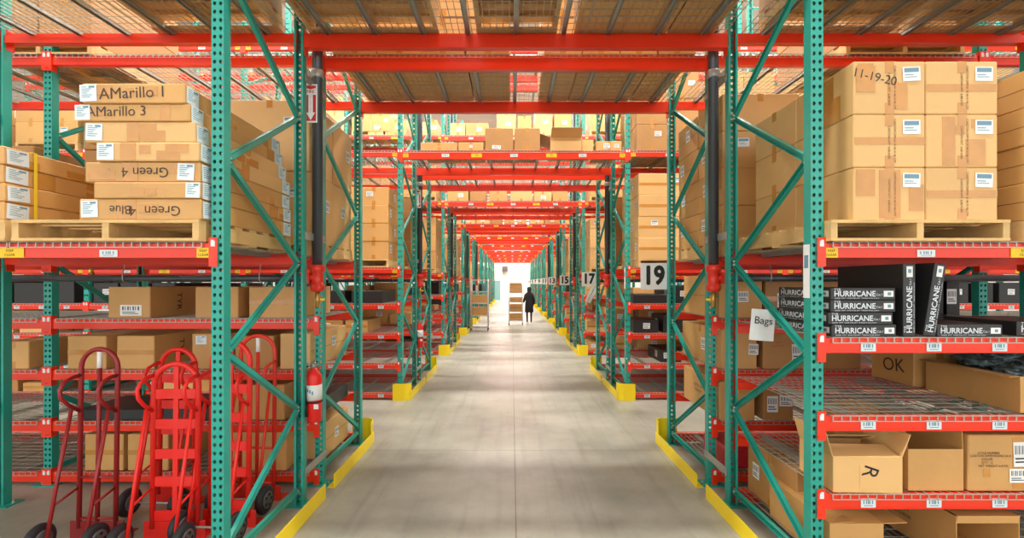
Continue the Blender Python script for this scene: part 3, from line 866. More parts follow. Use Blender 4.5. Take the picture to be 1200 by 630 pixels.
for r, h, bays, pr in ((1, 0, 3, .8), (1, 1, 3, .7), (2, 0, 1, .8), (2, 1, 1, .6), (3, 0, 1, .8), (4, 0, 1, .8)):
    for side in (-1, 1):
        for b in range(bays):
            for lev in range(4):
                if r == 1 and side < 0 and b == 0 and lev in (0, 1): sd += 1; continue
                if r == 1 and side > 0 and b == 0 and lev == 0: sd += 1; continue
                low_fill(r, h, side, b, lev, sd, pr); sd += 1
zl = LA+DZ
# pallet level, seventeen row
Y = lambda r, h: (YF[h]+PER*r-.04, YF[h]+PER*r+1.10)
def st(r, h, side, name, x0, x1, zb, c, t, q, th, **kw): return stack(r, h, side, name, x0, x1, *Y(r, h), zb, c, t, q, th, **kw)
st(1, 0, -1, 'pallet by tunnel', -2.95, -1.98, zl, 2, 4, 2, .29, k='card', labs=.2, seed=31)
st(1, 0, 1, 'pallet by tunnel', 2.03, 3.05, zl, 1, 4, 2, .345, k='card3', tape='mid', labs=.6, seed=32)
st(1, 0, -1, 'second pallet', -4.2, -3.1, zl, 2, 3, 1, .4, k='card2', labs=.3, seed=33)
st(1, 0, 1, 'second pallet', 3.2, 4.25, zl, 2, 3, 1, .45, k='card', labs=.3, seed=34)
st(1, 0, -1, 'third pallet', -5.6, -4.5, zl, 2, 3, 1, .42, k='card', seed=35)
st(1, 0, 1, 'third pallet', 4.6, 5.7, zl, 2, 3, 1, .42, k='card', seed=36)
st(1, 1, -1, 'pallet by tunnel', -2.95, -1.95, zl, 2, 3, 1, .42, k='card2', labs=.4, seed=37)
st(1, 1, 1, 'pallet by tunnel', 2.0, 3.0, zl, 2, 3, 1, .42, k='card2', labs=.5, seed=38)
st(2, 0, -1, 'pallet by tunnel', -2.95, -1.98, zl, 2, 3, 1, .44, k='card', labs=.4, seed=39)
st(2, 0, 1, 'pallet by tunnel', 2.03, 3.0, zl, 2, 5, 1, .26, k='card3', labs=.8, seed=41)
st(2, 1, 1, 'pallet by tunnel', 2.0, 3.0, zl, 2, 3, 1, .42, k='card2', labs=.5, seed=42)
st(3, 0, 1, 'pallet by tunnel', 2.03, 3.0, zl, 2, 4, 1, .3, k='card', labs=.6, seed=43)
st(3, 0, -1, 'pallet by tunnel', -2.95, -1.98, zl, 2, 4, 1, .3, k='card', labs=.6, seed=44)
# high levels, seen above the nearest beams
zt = LT+DZ; zu = LU+DZ; zv = LV+DZ
for side, seed in ((-1, 50), (1, 60)):
    for b in range(3):
        for j in range(2):
            xc = bay_c(side, b)+side*(-.62+1.22*j)
            if side < 0 and b == 0 and j == 0: continue
            k = random.choice(('card', 'card2', 'card3')); t = random.choice((2, 3)) if side < 0 or b else 3
            th = .42 if t == 3 else .33
            st(1, 0, side, 'high bay %s load %s' % (NUM[b], NUM[j]), xc-.5, xc+.5, zt, 2, t, 1, th, k=k, labs=.5, seed=seed+b*2+j, usep=(side < 0 or b > 0))
# tunnel-level cargo of the seventeen row
def single(r, h, x0, x1, z, hh, lab, dep=.8, yo=0, **kw):
    yy = YF[h]+PER*r-.03+yo
    carton(x0, x1, yy, yy+dep, z, hh, lab, 'cartons above the walkway, %s row' % ROWTXT[r], **kw)
single(1, 0, -1.47, -.88, zt, .13, 'flat tan carton above the walkway near its extinguisher side, seventeen row', k='card')
single(1, 0, -.86, -.46, zt, .13, 'flat tan carton beside the brown pair above the walkway, seventeen row', k='card', labels=[('f', 0, .5, .05, .05, 2)])
single(1, 0, -.43, .02, zt, .36, 'tan carton with label in the brown pair, seventeen row', k='card2', labels=[('f', -.2, .15, .14, .06, 2)])
single(1, 0, .04, .45, zt, .36, 'plain brown carton in the brown pair, seventeen row', k='card2')
open_thing('open tan carton with raised back flap above the walkway', .62, 1.12, 7.55, 8.2, zt, .22, k='card3', flaps=(('b', 85), ('f', 150), ('l', 160)), fl=.2)
open_thing('smaller open carton beside the flap-up carton, above the walkway', 1.14, 1.32, 7.62, 8.2, zt, .2, k='card3', flaps=(('b', 85), ('r', 120)), fl=.16)
single(1, 0, 1.36, 1.76, zt, .15, 'low tan carton by the post above the walkway, seventeen row', k='card', labels=[('f', -.2, .5, .1, .08, 2), ('f', .6, .5, .08, .06, 2)])
# cargo on the level above, fifteen row
for i, (x0, x1, hh, kk) in enumerate(((-3.75, -3.35, .42, 'card3'), (-3.3, -2.75, .42, 'card'), (-2.6, -2.2, .35, 'card3'), (-2.15, -1.95, .4, 'card'))):
    single(2, 0, x0, x1, zu, hh, '%s pale carton high over the extinguisher side, fifteen row' % ORD[i], k=kk, labels=[('f', .2, .5, .14, .1, 1)])
for i, (x0, x1, hh) in enumerate(((-1.6, -1.22, .32), (-1.2, -.62, .32), (-.4, .1, .6), (.15, .5, .5), (.6, 1.05, .7), (1.1, 1.55, .65))):
    single(2, 0, x0, x1, zu, hh, '%s tan carton above the walkway on the upper beam, fifteen row' % ORD[i], k=('card3', 'card')[i % 2], labels=[('f', .2, .5, .13, .1, 1)] if i != 3 else [])
for side in (-1, 1):
    for j in range(4):
        xc = side*(2.5+1.2*j)+.03
        k = random.choice(('card', 'card3'))
        st(2, 0, side, 'top load %s' % NUM[j], xc-.5, xc+.5, zu if side > 0 or j else zv, 2, 2, 1, .45, k=k, seed=300+j*2+side, labs=.4)
        st(2, 0, side, 'high load %s' % NUM[j], xc-.5, xc+.5, zt, 2, 2, 1, .4, k=k, seed=400+j*2+side, labs=.4)
# tunnel-level cargo of the 15, 13, 11 rows
for r, n in ((2, 7), (3, 6), (4, 6)):
    rd = random.Random(700+r); x = -1.68; i = 0
    while x < 1.5:
        w = rd.uniform(.36, .6); hh = rd.uniform(.24, .42)
        if x+w > 1.78: break
        single(r, 0, x, x+w, zt, hh, '%s tan carton above the walkway on the lower beam, %s row' % (ORD[i], ROWTXT[r]), k=rd.choice(('card', 'card2', 'card3')), labels=[('f', rd.uniform(-.5, .5), .4, .13, .1, 2)] if rd.random() < .6 else [])
        x += w+rd.uniform(.02, .1); i += 1
# ------------------------------------------------------------------ pipes, fittings, signs
def riser(r, side):
    t = thing('sprinkler_riser', 'dark vertical sprinkler pipe with red coupling, %s row, %s' % (ROWTXT[r], SIDE[side]), 'pipe', (-1.735 if side < 0 else 1.795, 4.185+PER*r, 0), group='sprinkler risers')
    mb = MB(); mb.tube([(0, 0, 1.86), (0, 0, 7.5)], .045, 'pipe', 16); obj('pipe', mb, t)
    mb = MB(); mb.lathe([(.05, 1.80), (.062, 1.82), (.062, 1.86), (.05, 1.87), (.05, 1.97), (.064, 1.98), (.064, 2.03), (.048, 2.04)], 'redfit', 20)
    mb.tube([(0, 0, 1.92), (side*.12, 0, 1.92)], .035, 'redfit', 12); mb.box((side*.07, -.0, 1.92), (.03, .1, .1), 'redfit'); mb.box((0, -.05, 1.845), (.05, .03, .035), 'redfit')
    obj('coupling', mb, t)
    mb = MB(); mb.lathe([(.012, 1.66), (.02, 1.67), (.02, 1.70), (.026, 1.71), (.026, 1.75), (.02, 1.76), (.02, 1.81)], 'brass', 12); mb.box((-.035*side, 0, 1.73), (.06, .012, .02), 'yellabel'); obj('drain_valve', mb, t)
    mb = MB(); mb.lathe([(.05, 3.70), (.056, 3.71), (.056, 3.76), (.05, 3.77)], 'galv', 18); mb.bar((0, 0, 3.735), (side*.12, 0, 3.735), .006, .03, 'galv'); obj('pipe_clamp', mb, t)
for r in range(5):
    for s in (-1, 1): riser(r, s)
def branch(r, side, x1):
    xa = -1.735 if side < 0 else 1.795
    t = thing('sprinkler_branch', 'horizontal dark sprinkler pipe under the pallet shelf, %s row, %s' % (ROWTXT[r], SIDE[side]), 'pipe', (0, 4.185+PER*r, 1.92), group='sprinkler branch pipes')
    mb = MB(); mb.tube([(xa+side*.13, 0, 0), (x1, 0, 0)], .03, 'pipe', 14); obj('pipe', mb, t)
    x = xa+side*.5
    while abs(x) < abs(x1):
        mb = MB(); mb.tube([(x, 0, .16), (x, -.03, .05)]+[(x, -.036*cos(a), -.036*sin(a)) for a in [i*pi/8 for i in range(0, 9)]]+[(x, .036, .03)], .005, 'wire', 6)
        obj('hanger', mb, t)
        mb = MB(); mb.lathe([(.014, .028), (.018, .05), (.01, .055), (.01, .08), (.022, .083), (.022, .087)], 'brass', 10, Matrix.Translation((x+.3*side, 0, 0))); obj('sprinkler_head', mb, t)
        x += side*1.21
for r in range(3):
    for s in (-1, 1): branch(r, s, s*(4.9 if r == 0 else 7))

def fire_sign(r):
    w, h = .115, .335
    mb = MB(); mb.box((0, 0, 0), (w, h, .004), 'white')
    e = .0026
    def q(x0, x1, y0, y1, k, dz=0): mb.add([(x0*w, y0*h, e+dz), (x1*w, y0*h, e+dz), (x1*w, y1*h, e+dz), (x0*w, y1*h, e+dz)], [(0, 1, 2, 3)], k)
    q(-.4, .4, -.46, .46, 'signred'); q(-.4, .4, .22, .40, 'white', .0005)
    mb.add([(-.4*w, .455*h, e+.001), (.4*w, .455*h, e+.001), (.4*w, .40*h, e+.001), (0, .36*h, e+.001), (-.4*w, .40*h, e+.001)], [(0, 4, 3, 2, 1)], 'signred')
    q(-.17, .17, -.28, .23, 'white', .0005)
    mb.add([(-.34*w, -.24*h, e+.001), (0, -.44*h, e+.001), (.34*w, -.24*h, e+.001)], [(0, 1, 2)], 'white')
    mb.text('FIRE', .037, 'signred', Matrix.Translation((0, .3*h, e+.002)), .02)
    for i, c in enumerate('EXTINGUISHER'): mb.text(c, .014, 'signred', Matrix.Translation((0, (.19-.038*i)*h, e+.002)))
    o = obj('fire_extinguisher_sign', mb, None, (-1.758, 4.10+PER*r, CAMH+.205/.131*1), rot=(pi/2, 0, 0))
    tag(o, 'red and white FIRE EXTINGUISHER arrow sign on the pipe, %s row' % ROWTXT[r], 'sign', 'fire extinguisher signs')
for r in range(2): fire_sign(r)

def extinguisher(r):
    t = thing('fire_extinguisher', 'red fire extinguisher hung beside the riser of the %s row' % ROWTXT[r], 'fire extinguisher', (-1.725, 4.08+PER*r, .68), group='fire extinguishers')
    mb = MB(); mb.lathe([(.062, 0), (.07, .01), (.07, .36), (.064, .40), (.045, .43), (.024, .445), (.024, .46)], 'red', 24); obj('cylinder_body', mb, t)
    mb = MB(); mb.lathe([(.0715, .19), (.0715, .32)], 'white', 24)
    for i in range(3):
        mb.box((-.02+.02*i, -.0722, .28-.012*i), (.012, .002, .03), 'print')
    obj('label_band', mb, t)
    mb = MB(); mb.lathe([(.0716, .165), (.0716, .18)], 'black', 24); obj('holding_strap', mb, t)
    mb = MB(); mb.lathe([(.022, .46), (.022, .5), (.014, .51)], 'galv', 12); mb.bar((-.02, 0, .5), (.06, -.05, .5), .02, .006, 'galv'); mb.bar((-.02, 0, .515), (.07, -.06, .54), .02, .006, 'galv')
    mb.lathe([(.018, -.01), (.018, .01)], 'galv', 12, Matrix.Translation((-.035, -.01, .49)), 'x'); obj('valve_handle', mb, t)
    mb = MB(); mb.tube([(-.03, -.01, .485), (-.06, -.05, .46), (-.055, -.085, .40), (-.035, -.088, .3), (-.028, -.088, .16)], .009, 'rubber', 8); obj('hose', mb, t)
    mb = MB(); mb.tube([(-.028, -.088, .165), (-.027, -.088, .06)], [.011, .016], 'black', 10); obj('nozzle', mb, t)
    mb = MB(); mb.span(.03, .07, -.07, -.068, .12, .16, 'white'); obj('hang_tag', mb, t)
for r in range(2): extinguisher(r)

def num_sign(r):
    mb = MB(); s = .155
    mb.box((0, 0, 0), (2*s, 2*s, .005), 'white')
    mb.text(str(AISLE_NO[r]), .30, 'black', Matrix.Translation((0, 0, .0045)) @ Matrix.Scale(.86, 4, (1, 0, 0)), .042)
    o = obj('aisle_number_sign', mb, None, (XR-.038-s-.002, YF[1]+FD+.035+PER*r, 1.955), rot=(pi/2, 0, 0))
    tag(o, 'square white aisle sign reading %s jutting from a rack post' % ROWTXT[r], 'sign', 'aisle number signs')
for r in range(10): num_sign(r)

# Bags sheet
mb = MB(); n = 6
vs = []; fs = []
for i in range(n+1):
    for j in range(n+1):
        u, v = i/n-.5, j/n-.5; vs.append((u*.178, .006*sin(u*5+v*3)+.006, v*.225))
for i in range(n):
    for j in range(n): a = i*(n+1)+j; fs.append((a, a+n+1, a+n+2, a+1))
mb.add(vs, fs, 'white'); mb.add([(x, y+.0008, z) for x, y, z in vs], [f[::-1] for f in fs], 'white')
mb.text('Bags', .075, 'black', face_front(0, -.004, .03, -.03))
o = obj('paper_sheet', mb, None, (1.805, 3.375, 1.575), rot=(0, .07, .0))
tag(o, 'white paper sheet handwritten Bags taped on the diagonal brace', 'paper sheet')
# strips on posts
for r in (0, 1):
    mb = MB(); mb.span(-.0015, .0015, -.03, .03, -.165, .165, 'white'); mb.span(-.002, .0, -.02, .02, .02, .1, 'print')
    tag(obj('label_strip', mb, None, (XR-.0405, YF[0]+PER*r, 1.95)), 'tall white label strip on the front post of the %s row' % ROWTXT[r], 'label strip', 'label strips on posts')
mb = MB(); mb.box((0, 0, 0), (.13, .003, .36), 'white'); mb.text('AISLE 17 RETURNS', .035, 'black', face_front(0, -.003, 0, pi/2))
tag(obj('hanging_tag', mb, None, (1.72, YF[1]+PER+FD+.06, 1.62), rot=(0, .45, 0)), 'tilted white tag hanging below the seventeen sign', 'tag')

# ------------------------------------------------------------------ hand trucks
def arc(c, r, a0, a1, n=12):
    return [(c[0]+r*cos(a0+(a1-a0)*i/n), c[1], c[2]+r*sin(a0+(a1-a0)*i/n)) for i in range(n+1)]
def hand_truck(label, loc, rz, lean, kmat='red', style=0, W=.31, H=1.42):
    """local: width X, back (wheels, grips) toward -Y, toe plate +Y"""
    t = thing('hand_truck', label, 'hand truck', loc, group='hand trucks parked under the pallet shelf', rot=(lean, 0, rz))
    w = W/2; tr = .0165 if style == 0 else .02
    mb = MB()
    pts = [(-w, 0, .08)]+[(-w, 0, H-w)]+arc((0, 0, H-w), w, pi, 0, 14)[1:-1]+[(w, 0, H-w), (w, 0, .08)]
    mb.tube(pts, tr, kmat, 10); obj('frame_loop', mb, t)
    mb = MB()
    if style == 0:
        mb.tube([(0, 0, .12), (0, 0, H)], .015, kmat, 8)
    else:
        mb.bar((0, 0, .12), (0, 0, H), .035, .012, kmat, up=(0, 1, 0))
    obj('centre_strut', mb, t)
    if style == 0: mb = MB(); mb.tube([(0, -.001, H-.14), (0, -.001, H-.02)], .0165, 'white', 8); obj('paper_wrap', mb, t)
    for z in ((.15, .45) if style == 0 else (.17, .42, .62, .84, 1.06)):
        mb = MB()
        if style == 0: mb.tube([(-w, 0, z), (w, 0, z)], .011, kmat, 8)
        else: mb.bar((-w, 0, z), (w, 0, z), .055, .012, kmat, up=(0, 0, 1)) if False else mb.span(-w, w, -.008, .008, z-.035, z+.035, kmat)
        obj('crossbar', mb, t)
    mb = MB(); mb.span(-w-.06, w+.06, 0, .14, .0, .008, kmat); mb.span(-w-.06, w+.06, -.006, .004, 0, .13, kmat); obj('toe_plate', mb, t)
    for s in (-1, 1):
        mb = MB(); x = s*w
        mb.tube([(x, 0, .93), (x, -.1, 1.0), (x, -.155, 1.06), (x, -.165, 1.12), (x, -.13, 1.17), (x, -.07, 1.19), (x, 0, 1.2)], .0135, kmat, 8); obj('grip', mb, t)
        mb = MB(); mb.tube([(x, -.075, .965), (x, -.17, .5), (x, -.24, .12)], .0125, kmat, 8); mb.tube([(x, 0, .38), (x, -.19, .33)], .009, kmat, 8); obj('wheel_bracket', mb, t)
        wh = MB(); wx = x+s*.055
        mx = Matrix.Translation((wx, -.235, .111))
        wh.lathe([(.07, -.028), (.1, -.024), (.11, -.012), (.11, .012), (.1, .024), (.07, .028)], 'rubber', 28, mx, 'x')
        wo = obj('wheel', wh, t)
        hb = MB(); hb.lathe([(.02, -.034), (.05, -.031), (.069, -.0295), (.069, .0295), (.05, .031), (.02, .034)], 'hub', 20, mx, 'x')
        for a in range(5):
            hb.box((wx+s*.034, -.235+.042*cos(a*1.257), .111+.042*sin(a*1.257)), (.004, .018, .018), 'black')
        obj('hub', hb, wo)
    mb = MB(); mb.tube([(-w-.08, -.235, .111), (w+.08, -.235, .111)], .009, 'galv', 8); obj('axle', mb, t)
    return t
hand_truck('dark red tubular hand truck with looped top, standing alone', (-3.05, 3.45, 0.0), 0, R(-1), 'dkred', 0, W=.27, H=1.39)
hand_truck('bright red flat-strut hand truck, front one of the nested pair', (-2.48, 3.45, 0), R(2), R(-1), 'red', 1, W=.32, H=1.28)
hand_truck('bright red hand truck nested behind the flat-strut one', (-2.86, 4.0, 0), R(-3), R(-1), 'red', 1, W=.31, H=1.31)
hand_truck('bright red hand truck standing behind the front post', (-2.18, 3.62, 0), R(-3), R(-1), 'red', 1, W=.30, H=1.42)
hand_truck('orange-red tubular hand truck furthest into the bay behind the post', (-2.21, 4.06, 0), R(-2), R(-1), 'redfit', 0, W=.30, H=1.42)

# ------------------------------------------------------------------ shelf carts and person
def cart(label, x, y, w, d, H, levels):
    t = thing('shelf_cart', label, 'cart', (x, y, 0), group='wire shelf carts in the walkway')
    for sx in (-1, 1):
        for sy in (-1, 1):
            mb = MB(); mb.tube([(sx*w/2, sy*d/2, .13), (sx*w/2, sy*d/2, H)], .017, 'cartmetal', 8); obj('post', mb, t)
            mb = MB(); mb.lathe([(.02, -.014), (.06, -.012), (.06, .012), (.02, .014)], 'rubber', 14, Matrix.Translation((sx*w/2, sy*d/2, .06)), 'x'); mb.box((sx*w/2, sy*d/2, .125), (.035, .05, .03), 'cartmetal'); obj('caster', mb, t)
    for z in levels:
        mb = MB()
        for i in range(15): xx = -w/2+w*i/14; mb.span(xx-.003, xx+.003, -d/2, d/2, z-.004, z, 'cartmetal')
        for yy in (-d/2, -d/6, d/6, d/2): mb.span(-w/2, w/2, yy-.005, yy+.005, z-.03, z-.004, 'cartmetal'); mb.span(-w/2, w/2, yy-.004, yy+.004, z-.045, z-.038, 'cartmetal')
        for xx in (-w/2, w/2): mb.span(xx-.004, xx+.004, -d/2, d/2, z-.03, z-.004, 'cartmetal')
        obj('wire_shelf', mb, t)
    return t
cx, cy = .165, 21.0
cart('grey wire shelf cart pushed by the person', cx, cy, .6, .55, 2.08, (.22, .62, 1.05, 1.45, 2.06))
for z, h, n in ((.22, .28, 'bottom'), (.62, .30, 'second'), (1.05, .19, 'third'), (1.45, .42, 'top')):
    carton(cx-.27, cx+.27, cy-.25, cy+.25, z+.002, h, 'tan carton on the %s shelf of the pushed cart' % n, 'cartons on the pushed cart', k='card', tape='mid')
cx, cy = -1.27, 18.5
cart('grey wire shelf cart parked against the racks, extinguisher side', cx, cy, .66, .5, 2.02, (.14, .62, 1.1, 1.55, 2.0))
for z, h, n in ((.62, .30, 'second'), (1.1, .30, 'third')):
    carton(cx-.30, cx+.30, cy-.24, cy+.22, z+.002, h, 'tan carton on the %s shelf of the parked cart' % n, 'cartons on the parked cart', k='card', tape='')
for i, (xx, z, w, h, kk) in enumerate(((-.22, 1.55, .1, .26, 'blackcard'), (-.1, 1.55, .09, .22, 'white'), (.03, 1.55, .12, .28, 'blackcard'), (.2, 1.55, .13, .24, 'print'), (-.2, 1.41-.0, .0, 0, ''))):
    if not w: continue
    mb = MB(); chamfer_box(mb, w, .3, h, kk, .004)
    tag(obj('small_box', mb, None, (cx+xx, cy, z+.002)), '%s small box on the parked cart, %s along its upper shelf' % ({'blackcard': 'black', 'white': 'white', 'print': 'blue-grey'}[kk], ORD[i]), 'box', 'small boxes on the parked cart')

def person():
    t = thing('person', 'person walking away in a long black coat and head covering', 'person', (.80, 21.9, 0))
    # body grown from a skinned skeleton
    V = [(0, 0, .88, .13), (0, .01, 1.05, .12), (0, .01, 1.25, .145), (0, 0, 1.36, .10), (0, 0, 1.44, .052), (0, .01, 1.52, .075), (0, .01, 1.60, .078),
         (-.09, 0, .84, .085), (-.095, .06, .47, .055), (-.09, .02, .10, .04), (-.09, .12, .04, .038),
         (.09, 0, .84, .085), (.095, -.02, .47, .055), (.09, -.14, .12, .04), (.09, -.05, .04, .038),
         (-.17, 0, 1.33, .055), (-.22, .03, 1.08, .042), (-.24, .2, .98, .032), (-.25, .27, .98, .026),
         (.17, 0, 1.33, .055), (.22, -.02, 1.08, .042), (.21, .10, .88, .032), (.205, .13, .82, .026)]
    E = [(0, 1), (1, 2), (2, 3), (3, 4), (4, 5), (5, 6), (0, 7), (7, 8), (8, 9), (9, 10), (0, 11), (11, 12), (12, 13), (13, 14), (3, 15), (15, 16), (16, 17), (17, 18), (3, 19), (19, 20), (20, 21), (21, 22)]
    for (root, s) in ((18, -1), (22, 1)):
        b = Vector(V[root][:3])
        for f in range(5):
            a = len(V)
            off = Vector(((f-1.5)*.017, .035, -.01 if f < 4 else 0)) if f < 4 else Vector((-s*.035, .01, .0))
            L = (.05, .06, .057, .045, .04)[f]
            V.append((*(b+off), .0085)); V.append((*(b+off+Vector((0, L*.7, -L*.5))), .0075))
            E += [(root, a), (a, a+1)]
    me = bpy.data.meshes.new('body'); me.from_pydata([v[:3] for v in V], E, [])
    ob = obj('body', me); 
    sk = ob.modifiers.new('s', 'SKIN'); sub = ob.modifiers.new('u', 'SUBSURF'); sub.levels = sub.render_levels = 2
    for i, v in enumerate(V): me.skin_vertices[0].data[i].radius = (v[3], v[3])
    me.skin_vertices[0].data[0].use_root = True
    dg = bpy.context.evaluated_depsgraph_get(); dg.update()
    m2 = bpy.data.meshes.new_from_object(ob.evaluated_get(dg)); bpy.data.objects.remove(ob)
    m2.materials.clear(); m2.materials.append(M['skin']); m2.materials.append(M['cloth2']); m2.materials.append(M['shoe'])
    for p in m2.polygons:
        p.use_smooth = True
        z = p.center.z; x = abs(p.center.x)
        p.material_index = 2 if z < .075 else (1 if z < .85 and x < .19 else 0)
    obj('body', m2, t)
    # coat
    n = 20; prof = [(.20, .50, .0), (.195, .65, .0), (.19, .85, .0), (.17, 1.05, .005), (.185, 1.2, .005), (.20, 1.31, .0), (.16, 1.39, 0), (.075, 1.45, 0)]
    mb = MB(); vs = []
    for (rr, z, y) in prof:
        for j in range(n):
            a = 2*pi*j/n; fold = 1+.05*sin(a*5)*(1 if z < 1 else 0)
            vs.append((rr*cos(a)*fold, y+rr*.72*sin(a)*fold, z))
    fs = [(i*n+j, i*n+(j+1) % n, (i+1)*n+(j+1) % n, (i+1)*n+j) for i in range(len(prof)-1) for j in range(n)]
    mb.add(vs, fs, 'cloth', smooth=True)
    mb.tube([(-.15, 0, 1.34), (-.225, .03, 1.08), (-.243, .19, .98)], [.07, .058, .045], 'cloth', 12)
    mb.tube([(.15, 0, 1.34), (.225, -.02, 1.08), (.212, .09, .89)], [.07, .058, .045], 'cloth', 12)
    obj('coat', mb, t)
    mb = MB(); mb.lathe([(.13, 1.36), (.10, 1.42), (.088, 1.47), (.1, 1.53), (.102, 1.59), (.085, 1.655), (.04, 1.69), (.005, 1.695)], 'cloth', 18, Matrix.Translation((0, -.003, 0)))
    obj('head_covering', mb, t)
person()

# far cargo beyond the 11 row: nobody could count it
mb = MB()
rd = random.Random(12)
for r in range(4, 10):
    for side in (-1, 1):
        for h in (0, 1):
            for z in L_LOW[(0 if r > 4 or h else 4):]+[zl-DZ, zt-DZ]:
                x = bay_c(side, 0)-BLEN/2+.05
                while x < bay_c(side, 0)+BLEN/2-.45:
                    w = rd.uniform(.35, .6); hh = rd.uniform(.2, .36) if z < 2 else rd.uniform(.6, 1.3)
                    if rd.random() < .85: mb.span(x, x+w, YF[h]+PER*r, YF[h]+PER*r+.9, z+DZ, z+DZ+hh, rd.choice(('card', 'card', 'card2', 'card3')))
                    x += w+rd.uniform(.02, .08)
# cartons are individuals up to the 290 that show largest from the camera; the rest join this mass
bpy.context.view_layer.update()
dg = bpy.context.evaluated_depsgraph_get(); dg.update()
hits = {}
eye = Vector((0, 0, CAMH))
MERGE = set(int(x) for x in '87 88 92 93 94 99 100 108 109 110 138 139 142 145 146 147 148 151 152 153 154 158 159 163 164 165 166 167 168 169 170 171 172 173 174 175 176 177 178 183 184 185 186 187 188 189 190 191 192 193 194 195 196 200 203 205 206 207 208 209 210 211 212 213 214 215 216 217 218 219 220 221 222 223 226 227 229 230 232 233 237 238 239 245 246 248 249 250 251 252 253 254 255 257 258 261 263 264 265 266 267 268 269 270 271 275 278 279 280 282 283 284 285 287 291 295 299 303 305 307 309 310 311 312 313 314 315 316 317 318 319 320 321 322 323 324 325 326 327 328 329 330 331 332 333 334 336 338 341 343 345 348 350 355 357 359 361 363 365 367 369 371 373 375 376 378 380 382 384 385 386 388 389 390 391 392 393 394 395 396 402 404 412 413 415 418 419 421 423 424 425 426 427 428 429 430 431 432 434 435 436 437 453 454 455 456 469 471 473 474 475 476 477 478 479 480 481 482 483 484 488 491 493 494 495 496 497 498 499 500 501 502 503 504 505 506 507 508 509 510 511 512 513 514 515 516 530 531 532 533 534 535'.split())
for iy in ([] if MERGE else range(2, 630, 4)):
    for ix in range(1, 1200, 4):
        dr = Vector(((ix-600)/550, 1, (331-iy)/550)).normalized()
        ok, _l, _n, _i, ob, _m = SC.ray_cast(dg, eye, dr, distance=60)
        if ok and ob.name.startswith('carton'): hits[ob.name] = hits.get(ob.name, 0)+1
kept = [o for o in COL.objects if o.type == 'MESH' and o.parent is None and o.name.split('.')[0] == 'carton']
num = lambda o: int(o.name.split('.')[1]) if '.' in o.name else 0
kept.sort(key=lambda o: (num(o) in MERGE, -hits.get(o.name, 0)))
if not MERGE: print('MERGELIST', ' '.join(str(num(o)) for o in kept[290:]))
inv = {m.name: k for k, m in M.items()}
for o in kept[290:]:
    me = o.data; mx = o.matrix_world.copy()
    groups = {}
    for p in me.polygons: groups.setdefault(p.material_index, []).append(tuple(p.vertices))
    vs = [v.co for v in me.vertices]
    for mi_, fs in groups.items(): mb.add(vs, fs, inv[me.materials[mi_].name], mx)
    LABELS[o['label']].remove(o.name)
    bpy.data.objects.remove(o)
tag(obj('carton_loads', mb), 'mass of tan cartons filling the racks deep behind the nearer loads', 'cartons', kind='stuff')



# ------------------------------------------------------------------ shell and light
mb = MB(); mb.span(-24, 24, -12, 52, -.1, 0, 'floor'); struct('floor', mb)
mb = MB(); mb.span(-24, 24, -12, 52, 10.2, 10.3, 'ceil')
for i in range(12): mb.span(-24, 24, 1+i*4.4, 1.12+i*4.4, 9.85, 10.2, 'ceil')
struct('ceiling', mb)
mb = MB(); mb.span(-24, 24, 50.2, 50.4, 0, 10.2, 'wall'); struct('wall_back', mb)
mb = MB(); mb.span(-24.2, -24, -12, 52, 0, 10.3, 'wall'); struct('wall_left', mb)
mb = MB(); mb.span(24, 24.2, -12, 52, 0, 10.3, 'wall'); struct('wall_right', mb)
mb = MB(); mb.span(-.5, .5, -.03, .03, 0, 2.1, 'door'); mb.span(.32, .4, -.06, -.03, .98, 1.06, 'galv'); mb.span(-.56, .56, -.04, .0, 2.1, 2.17, 'wall')
for s in (-1, 1): mb.span(s*.5, s*.56, -.04, 0, 0, 2.17, 'wall')
struct('door_1', mb, (-1.75, 50.14, 0))
t = thing('wall_heater', 'grey box heater mounted high on the far white wall', 'heater', (-.75, 49.99, 3.35))
mb = MB(); mb.box((0, 0, 0), (.6, .4, .55), 'hub'); obj('housing', mb, t)
mb = MB(); mb.tube([(0, 0, -.27), (-.15, -.1, -.5)], .1, 'galv', 10); obj('outlet_duct', mb, t)

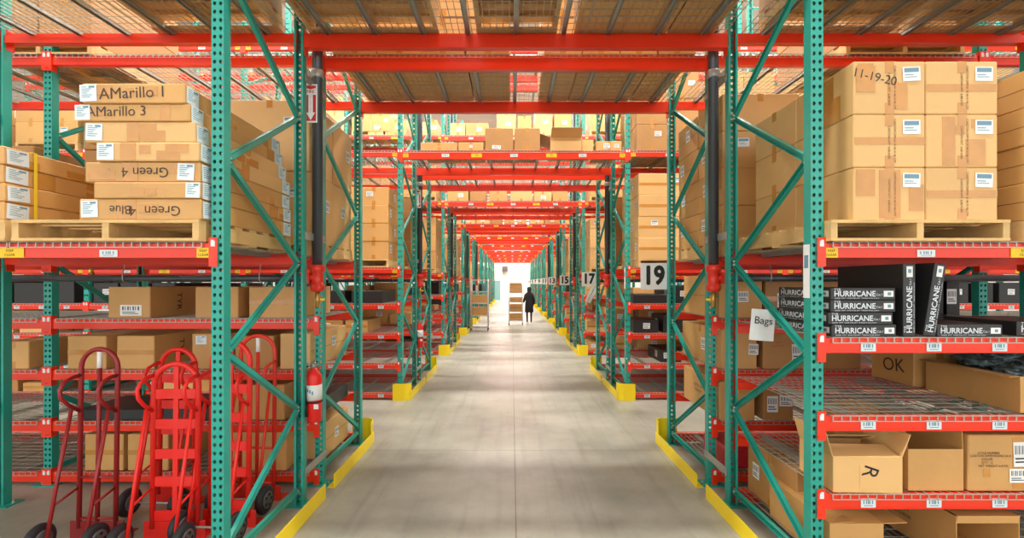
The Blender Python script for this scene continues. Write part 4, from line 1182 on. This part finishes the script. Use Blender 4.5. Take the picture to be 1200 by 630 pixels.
def lamp_strip(y, x, n_, energy=0):
    t = thing('ceiling_light', 'long white ceiling light over the aisle before the %s row, %s' % (n_, 'above the walkway' if x == 0 else 'extinguisher side' if x < 0 else 'sign side'), 'ceiling light', (x, y, 9.5), group='ceiling lights over the aisles')
    mb = MB(); mb.box((0, 0, .05), (5.2, .34, .1), 'lampbox'); mb.tube([(-2, 0, .1), (-2, 0, .7)], .006, 'galv', 6); mb.tube([(2, 0, .1), (2, 0, .7)], .006, 'galv', 6); obj('housing', mb, t)
    mb = MB(); mb.box((0, 0, -.015), (5.1, .28, .03), 'lamp'); obj('diffuser', mb, t)
for r in range(10):
    y = 1.85+PER*r
    for x in (-7, 0, 7): lamp_strip(y, x, ROWTXT[r])
def area(name, loc, sx, sy, e, rot=(0, 0, 0), col=(1, .97, .92)):
    l = bpy.data.lights.new(name, 'AREA'); l.shape = 'RECTANGLE'; l.size = sx; l.size_y = sy; l.energy = e; l.color = col
    o = bpy.data.objects.new(name, l); COL.objects.link(o); o.location = loc; o.rotation_euler = rot; return o
for r in range(10):
    area('aisle_lamp', (0, 1.85+PER*r, 9.44), 19, .3, 1080 if r else 900)
area('end_fill_light', (0, 49.0, 9.3), 12, 1.5, 2600)  # added fill light to brighten the far wall and floor; no fixture there

w = bpy.data.worlds.new('World'); SC.world = w; w.use_nodes = True
w.node_tree.nodes['Background'].inputs[0].default_value = (1, .985, .96, 1)
w.node_tree.nodes['Background'].inputs[1].default_value = 1.7

cam = bpy.data.cameras.new('camera'); co = bpy.data.objects.new('camera', cam); COL.objects.link(co)
co.location = (0, 0, CAMH); co.rotation_euler = (pi/2, 0, 0)
cam.sensor_width = 36; cam.lens = 36*550/1200; cam.shift_y = 16/1200; cam.clip_start = .05; cam.clip_end = 200
SC.camera = co
SC.view_settings.view_transform = 'Standard'; SC.view_settings.look = 'None'; SC.view_settings.gamma = 1
SC.view_settings.use_curve_mapping = False; SC.view_settings.exposure = .42
SC.cycles.use_denoising = True
SC.cycles.max_bounces = 6; SC.cycles.diffuse_bounces = 3; SC.cycles.glossy_bounces = 2
SC.cycles.sample_clamp_indirect = 6
d = {k: v for k, v in LABELS.items() if len(v) > 1}
if d: print('DUP LABELS', len(d), list(d.items())[:10])
print('OBJECTS', len(bpy.data.objects), 'cartons', sum(o.name.startswith('carton') for o in bpy.data.objects))
